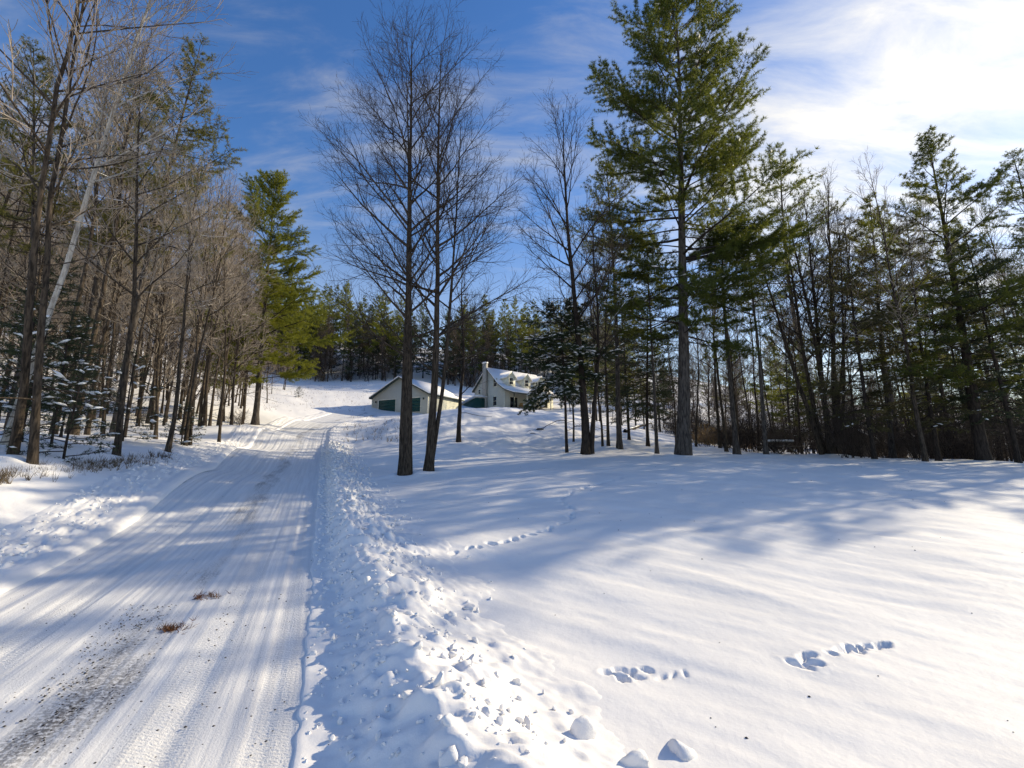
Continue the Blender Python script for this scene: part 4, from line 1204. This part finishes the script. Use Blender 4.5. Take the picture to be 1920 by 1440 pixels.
scatter(PBRUSH, 30, lambda rs: (lambda p: p if p[1] > 24 else None)(left_region(rs)), 1.0, 'leafless shrub under the bare trees of the wood beside the driveway', 'brush shrubs of the wood beside the driveway', seed=12, sc=(.6, 1.0), cat='shrub')
# trees right of the frame whose shadows cross the yard
SH = np.array([math.sin(SUN_AZ), math.cos(SUN_AZ)])
SN = np.array([-SH[1], SH[0]])
def sun_pos(c, t_):
    return SN * c + SH * t_
for i, (c, t_, k, sc) in enumerate([(6.2, 34, 2, .8), (7.4, 31, 0, .75), (8.6, 37, -1, .95), (5.6, 44, -1, 1.0), (8.0, 48, 2, 1.0), (9.6, 58, -1, 1.0), (6.6, 56, 1, 1.0)]):
    x, y = sun_pos(c, t_)
    if k < 0:
        place(PB[3], x, y, rz=i, sc=sc, label='bare tree past the end of the yard brush', group='bare trees past the yard')
        continue
    place(PPINE[k], x, y, rz=i * 1.3, sc=sc, label='white pine reaching in over the yard past the broad pine', group='pines at the end of the yard')

for o in [o for o in list(COL.objects) if o.parent is None and o.type == 'EMPTY' and 'label' not in o and o.name not in USED]:
    for c in list(o.children):                              # prototypes that found no place
        bpy.data.objects.remove(c)
    bpy.data.objects.remove(o)

# ------------------------------------------------------------------ small things
def chunk_mesh(seed):
    rs = np.random.RandomState(seed)
    n1_, n2_ = 8, 11
    v = [(0, 0, -0.45)]
    for i in range(1, n1_):
        ph = math.pi * i / n1_
        for j in range(n2_):
            th = 2 * math.pi * j / n2_
            v.append((math.sin(ph) * math.cos(th), math.sin(ph) * math.sin(th), -math.cos(ph)))
    v.append((0, 0, 1.0))
    v = np.array(v)
    ax = rs.normal(size=(13, 3))
    ax /= np.linalg.norm(ax, axis=1)[:, None]
    off = rs.uniform(0.35, 0.8, 13)
    for a_, o_ in zip(ax, off):
        d_ = v @ a_
        v = v - np.maximum(d_ - o_, 0)[:, None] * a_ * 1.0
    v *= rs.uniform(0.85, 1.45, 3)
    v += rs.normal(0, 0.03, v.shape)
    q_, t_ = [], []
    for i in range(n1_ - 2):
        for j in range(n2_):
            a = 1 + i * n2_ + j
            b = 1 + i * n2_ + (j + 1) % n2_
            q_.append((a, b, b + n2_, a + n2_))
    for j in range(n2_):
        t_.append((0, 1 + (j + 1) % n2_, 1 + j))
        L_ = 1 + (n1_ - 2) * n2_
        t_.append((L_ + j, L_ + (j + 1) % n2_, len(v) - 1))
    return v, np.array(q_), np.array(t_)
CH = [chunk_mesh(i) for i in range(7)]
crs = np.random.RandomState(5)
chunk_proto = []
for i, (v_, q_, t_) in enumerate(CH):
    o = make_obj('snow_chunk', v_, quads=q_, tris=t_, mat=M_CLOD, smooth=True)
    o.data.set_sharp_from_angle(angle=R_(85))
    chunk_proto.append(o)
cu = set()
def put_chunk(x, y, z, s, label, group):
    k = crs.randint(len(CH))
    o = chunk_proto[k]
    if k in cu:
        o = o.copy()
        COL.objects.link(o)
    cu.add(k)
    s *= 0.8
    o.location = (x, y, z + s * (0.12 if s < 0.08 else -0.22))
    o.rotation_euler = (crs.normal(0, .3), crs.normal(0, .3), crs.rand() * 6.28)
    o.scale = (s * crs.uniform(.8, 1.2), s * crs.uniform(.8, 1.2), s * crs.uniform(.8, 1.15))
    tag(o, label, 'snow chunk', group)
def surf(px, py):
    p = on_ground(px, py)
    o = (p[0] - XR(p[1])) * CR(p[1])
    if -0.02 < o < 2.3:
        dz = bank_z(np.array([o]), np.array([p[1]]))[0]
        for _ in range(3):                                  # walk up onto the bank along the ray
            k = 1 - dz / EYE
            x, y = p[0] * k, p[1] * k
            o = (x - XR(y)) * CR(y)
            dz = max(0, bank_z(np.array([o]), np.array([y]))[0]) if -0.02 < o < 2.4 else 0.0
        return x, y, gz1(x, y) + dz
    return p[0], p[1], p[2] + float(relief(p[0], p[1]))
big = [(1090, 1380, .12), (1275, 1405, .11), (1175, 1432, .11), (785, 1212, .06), (847, 1215, .07), (890, 1205, .055), (965, 1238, .065), (912, 1275, .06), (850, 1230, .05), (885, 1245, .06), (970, 1280, .05), (975, 1312, .035), (912, 1338, .045), (765, 1300, .05), (822, 1285, .05), (672, 1020, .085), (655, 1000, .06), (700, 1002, .07), (660, 1140, .06), (845, 1155, .07), (630, 1335, .045), (637, 1358, .03), (635, 1270, .035), (645, 1255, .035), (633, 1195, .025), (622, 1057, .06), (623, 978, .06), (620, 1010, .05), (720, 1105, .07), (755, 1105, .06), (800, 1120, .06), (880, 1140, .07), (690, 1090, .06), (770, 1150, .05), (840, 1400, .06), (870, 1432, .06), (990, 1365, .04), (755, 940, .09), (700, 925, .1), (650, 905, .12), (680, 912, .1), (720, 955, .08), (665, 940, .08), (690, 960, .07), (640, 925, .08)]
for px, py, s in big:
    x, y, z = surf(px, py)
    if (px, py) in ((1090, 1380), (1275, 1405), (1175, 1432)):
        lab, grp = {1090: ('pointed snow lump casting a long shadow beyond the bank', None), 1275: ('rounded snow lump alone on smooth snow past the bank', None), 1175: ('ragged snow lump between the pointed and the rounded lumps', None)}[px]
    elif px < 650:
        lab, grp = 'snow chunk fallen beside the tyre track at the bank foot', 'snow chunks beside the tyre track'
    else:
        lab, grp = 'snow chunk lying on the lumpy ploughed bank', 'snow chunks on the ploughed bank'
    put_chunk(x, y, z, s, lab, grp)
# crumbs: far too many to count
def merged(name, items, mat, smooth=True):
    V, Q, T_, n = [], [], [], 0
    for (v_, q_, t_), loc, s, rz in items:
        c, s_ = math.cos(rz), math.sin(rz)
        vv = v_ * s
        vv = np.stack([vv[:, 0] * c - vv[:, 1] * s_, vv[:, 0] * s_ + vv[:, 1] * c, vv[:, 2]], 1) + np.asarray(loc)
        V.append(vv); Q.append(q_ + n); T_.append(t_ + n); n += len(vv)
    o = make_obj(name, np.concatenate(V), quads=np.concatenate(Q), tris=np.concatenate(T_), mat=mat, smooth=smooth)
    if smooth:
        o.data.set_sharp_from_angle(angle=R_(80))
    return o
items = []
N = 1900
yv = 2.2 + 26 * crs.rand(N) ** 1.35
ov = np.abs(np.where(crs.rand(N) < 0.33, crs.uniform(0.03, 0.5, N), crs.normal(0.85, 0.42, N)))
xv = XR(yv) + ov / CR(yv)
zv = G0(xv, yv) + np.where(ov < 2.4, np.maximum(bank_z(ov, yv), -0.01), 0)
for i in range(N):
    s = 0.005 + 0.022 * crs.rand() ** 3 + 0.0019 * yv[i]
    items.append((CH[crs.randint(7)], (xv[i], yv[i], zv[i] + s * 0.2), s, crs.rand() * 6))
N2 = 500
yv = 4 + 22 * crs.rand(N2) ** 1.3
ov = crs.uniform(0.4, 1.5, N2)
xv = XL(yv) - ov / CR(yv)
zv = G0(xv, yv) + lbank_z(ov, yv)
for i in range(N2):
    s = 0.012 + 0.03 * crs.rand() ** 3 + 0.001 * yv[i]
    items.append((CH[crs.randint(7)], (xv[i], yv[i], zv[i] + s * 0.1), s, crs.rand() * 6))
tag(merged('snow_crumbs', items, M_CLOD), 'small snow crumbs strewn over the ploughed banks', 'snow crumbs', kind='stuff')

# gravel on the road
octa = (np.array([(1, 0, 0), (0, 1, 0), (-1, 0, 0), (0, -1, 0), (0, 0, .6), (0, 0, -.4)], float), np.zeros((0, 4), int), np.array([(0, 1, 4), (1, 2, 4), (2, 3, 4), (3, 0, 4), (1, 0, 5), (2, 1, 5), (3, 2, 5), (0, 3, 5)]))
items = []
for k in range(2600):
    if k < 1900:
        y = 2.0 + 3.2 * crs.rand() ** 1.0
        u_ = crs.normal(1.42, 0.22 + 0.05 * (y - 2))
        if vnoise(u_ * 5, y * 1.6) < -0.05 and crs.rand() < 0.8:
            continue
    elif k < 2300:
        y = 1.5 + 4 * crs.rand()
        u_ = crs.uniform(0.1, 3.2)
    else:
        y = 2 + 24 * crs.rand()
        u_ = crs.uniform(-0.5, 3.6)
    x = XR(y) - u_ / CR(y)
    zz_ = gz1(x, y) - 0.004
    if u_ < 0:
        zz_ += 0.03
    s = 0.003 + 0.009 * crs.rand() ** 2.5
    items.append((octa, (x, y, zz_), s, crs.rand() * 6))
tag(merged('gravel', items, M_GRAVEL, False), 'dark gravel bits scattered along the driveway streaks', 'gravel', kind='stuff')
# specks of bark and seed on the open snow
items = []
for k in range(170):
    y = 2.6 + 26 * crs.rand() ** 1.4
    x = XR(y) + 2.4 + crs.rand() * (1.25 * y + 2 - XR(y))
    items.append((octa, (x, y, gz1(x, y) + float(relief(x, y)) + 0.002), 0.004 + 0.008 * crs.rand() ** 2 + 0.0004 * y, crs.rand() * 6))
tag(merged('debris', items, M_GRAVEL, False), 'tiny dark specks of bark strewn on the smooth snow', 'debris', kind='stuff')
# two sprigs of dead pine needles lying on the road
for (px, py, s, lab) in ((323, 1182, 0.13, 'larger clump of rust-brown dead needles on the driveway'), (388, 1121, 0.13, 'smaller rust-brown dead sprig farther up the driveway')):
    p = on_ground(px, py)
    rs = np.random.RandomState(px)
    pos = np.stack([rs.normal(0, s * 0.6, 60), rs.normal(0, s * 0.35, 60), np.abs(rs.normal(0.0, 0.012, 60))], 1)
    V = needles(pos, rs.normal(size=(60, 3)) * [1, 0.5, 0.15], 6, 0.07, 0.006, rs, 0.1, 0.4)
    V[:, 2] = np.abs(V[:, 2])
    o = make_obj('dead_sprig', V, tris=np.arange(len(V)).reshape(-1, 3), mat=M_RUST)
    o.location = (p[0], p[1], gz1(p[0], p[1]) - 0.012)
    tag(o, lab, 'dead sprig')
# dry grass poking through the snow
def grass(name, pts, h, label, n=7, wd=0.012):
    rs = np.random.RandomState(len(pts))
    pos = np.array([(x, y, gz1(x, y) - 0.02) for x, y in pts])
    V = needles(pos, np.tile(Z3, (len(pos), 1)), n, h, wd, rs, 0.5, 0.4)
    o = make_obj(name, V, tris=np.arange(len(V)).reshape(-1, 3), mat=M_DRY)
    tag(o, label, 'dry grass', kind='stuff')
pts = []
for k in range(420):
    px = crs.uniform(-40, 330)
    py = np.interp(px, [-40, 0, 330], [898, 893, 852]) + crs.normal(6, 7)
    p = on_ground(px, py)
    pts.append((p[0], p[1]))
grass('dry_grass', pts, 0.22, 'dry brown weeds along the edge of the wood beside the driveway', 6, 0.012)
pts = []
for k in range(520):
    px, py = crs.uniform(480, 700), crs.uniform(712, 772)
    p = on_ground(px, py)
    pts.append((p[0], p[1]))
for k in range(160):
    px, py = crs.uniform(640, 760), crs.uniform(780, 830)
    p = on_ground(px, py)
    pts.append((p[0], p[1]))
grass('dry_grass', pts, 0.35, 'sparse dry stalks poking through the snowy field and bank', 4, 0.02)
# dark stones on the bank below the house
for px, py, s, lab in ((1000, 812, .16, 'dark stone showing through snow low on the bank'), (1012, 806, .2, 'larger dark stone showing through snow higher on the bank'), (866, 834, .13, 'small dark stone beside the small bare tree')):
    p = on_ground(px, py)
    v_, q_, t_ = CH[px % 7]
    o = make_obj('stone', v_, quads=q_, tris=t_, mat=M_ROCK, smooth=False)
    o.location = (p[0], p[1], gz1(p[0], p[1]) + float(relief(p[0], p[1])))
    o.scale = (s * 1.4, s, s * 0.6)
    tag(o, lab, 'stone')
# snow-covered shrub beside the garage
p = on_ground(793, 774)
sb = place(PBRUSH[1], p[0] * 1.3, p[1] * 1.3, sc=.7, label='low dark shrub beside the garage door', cat='shrub', group='brush shrubs by the garage')
# fallen log
a, b = on_ground(1172, 812), on_ground(1222, 800)
T = Tubes()
rs = np.random.RandomState(9)
P = np.linspace(a + [0, 0, .15], b + [0, 0, .55], 9)[None] + rs.normal(0, .03, (1, 9, 3))
T.add(P, np.linspace(.16, .1, 9)[None], 8)
lg = T.build('fallen_log', M_BARKD, None)
T = Tubes()
T.add(P + [0, 0, .11], np.linspace(.12, .07, 9)[None] * rs.uniform(.7, 1.1, (1, 9)), 6)
T.build('log_snow', M_BSNOW, lg)
tag(lg, 'snow-topped fallen log on the slope behind the right trunks', 'log')
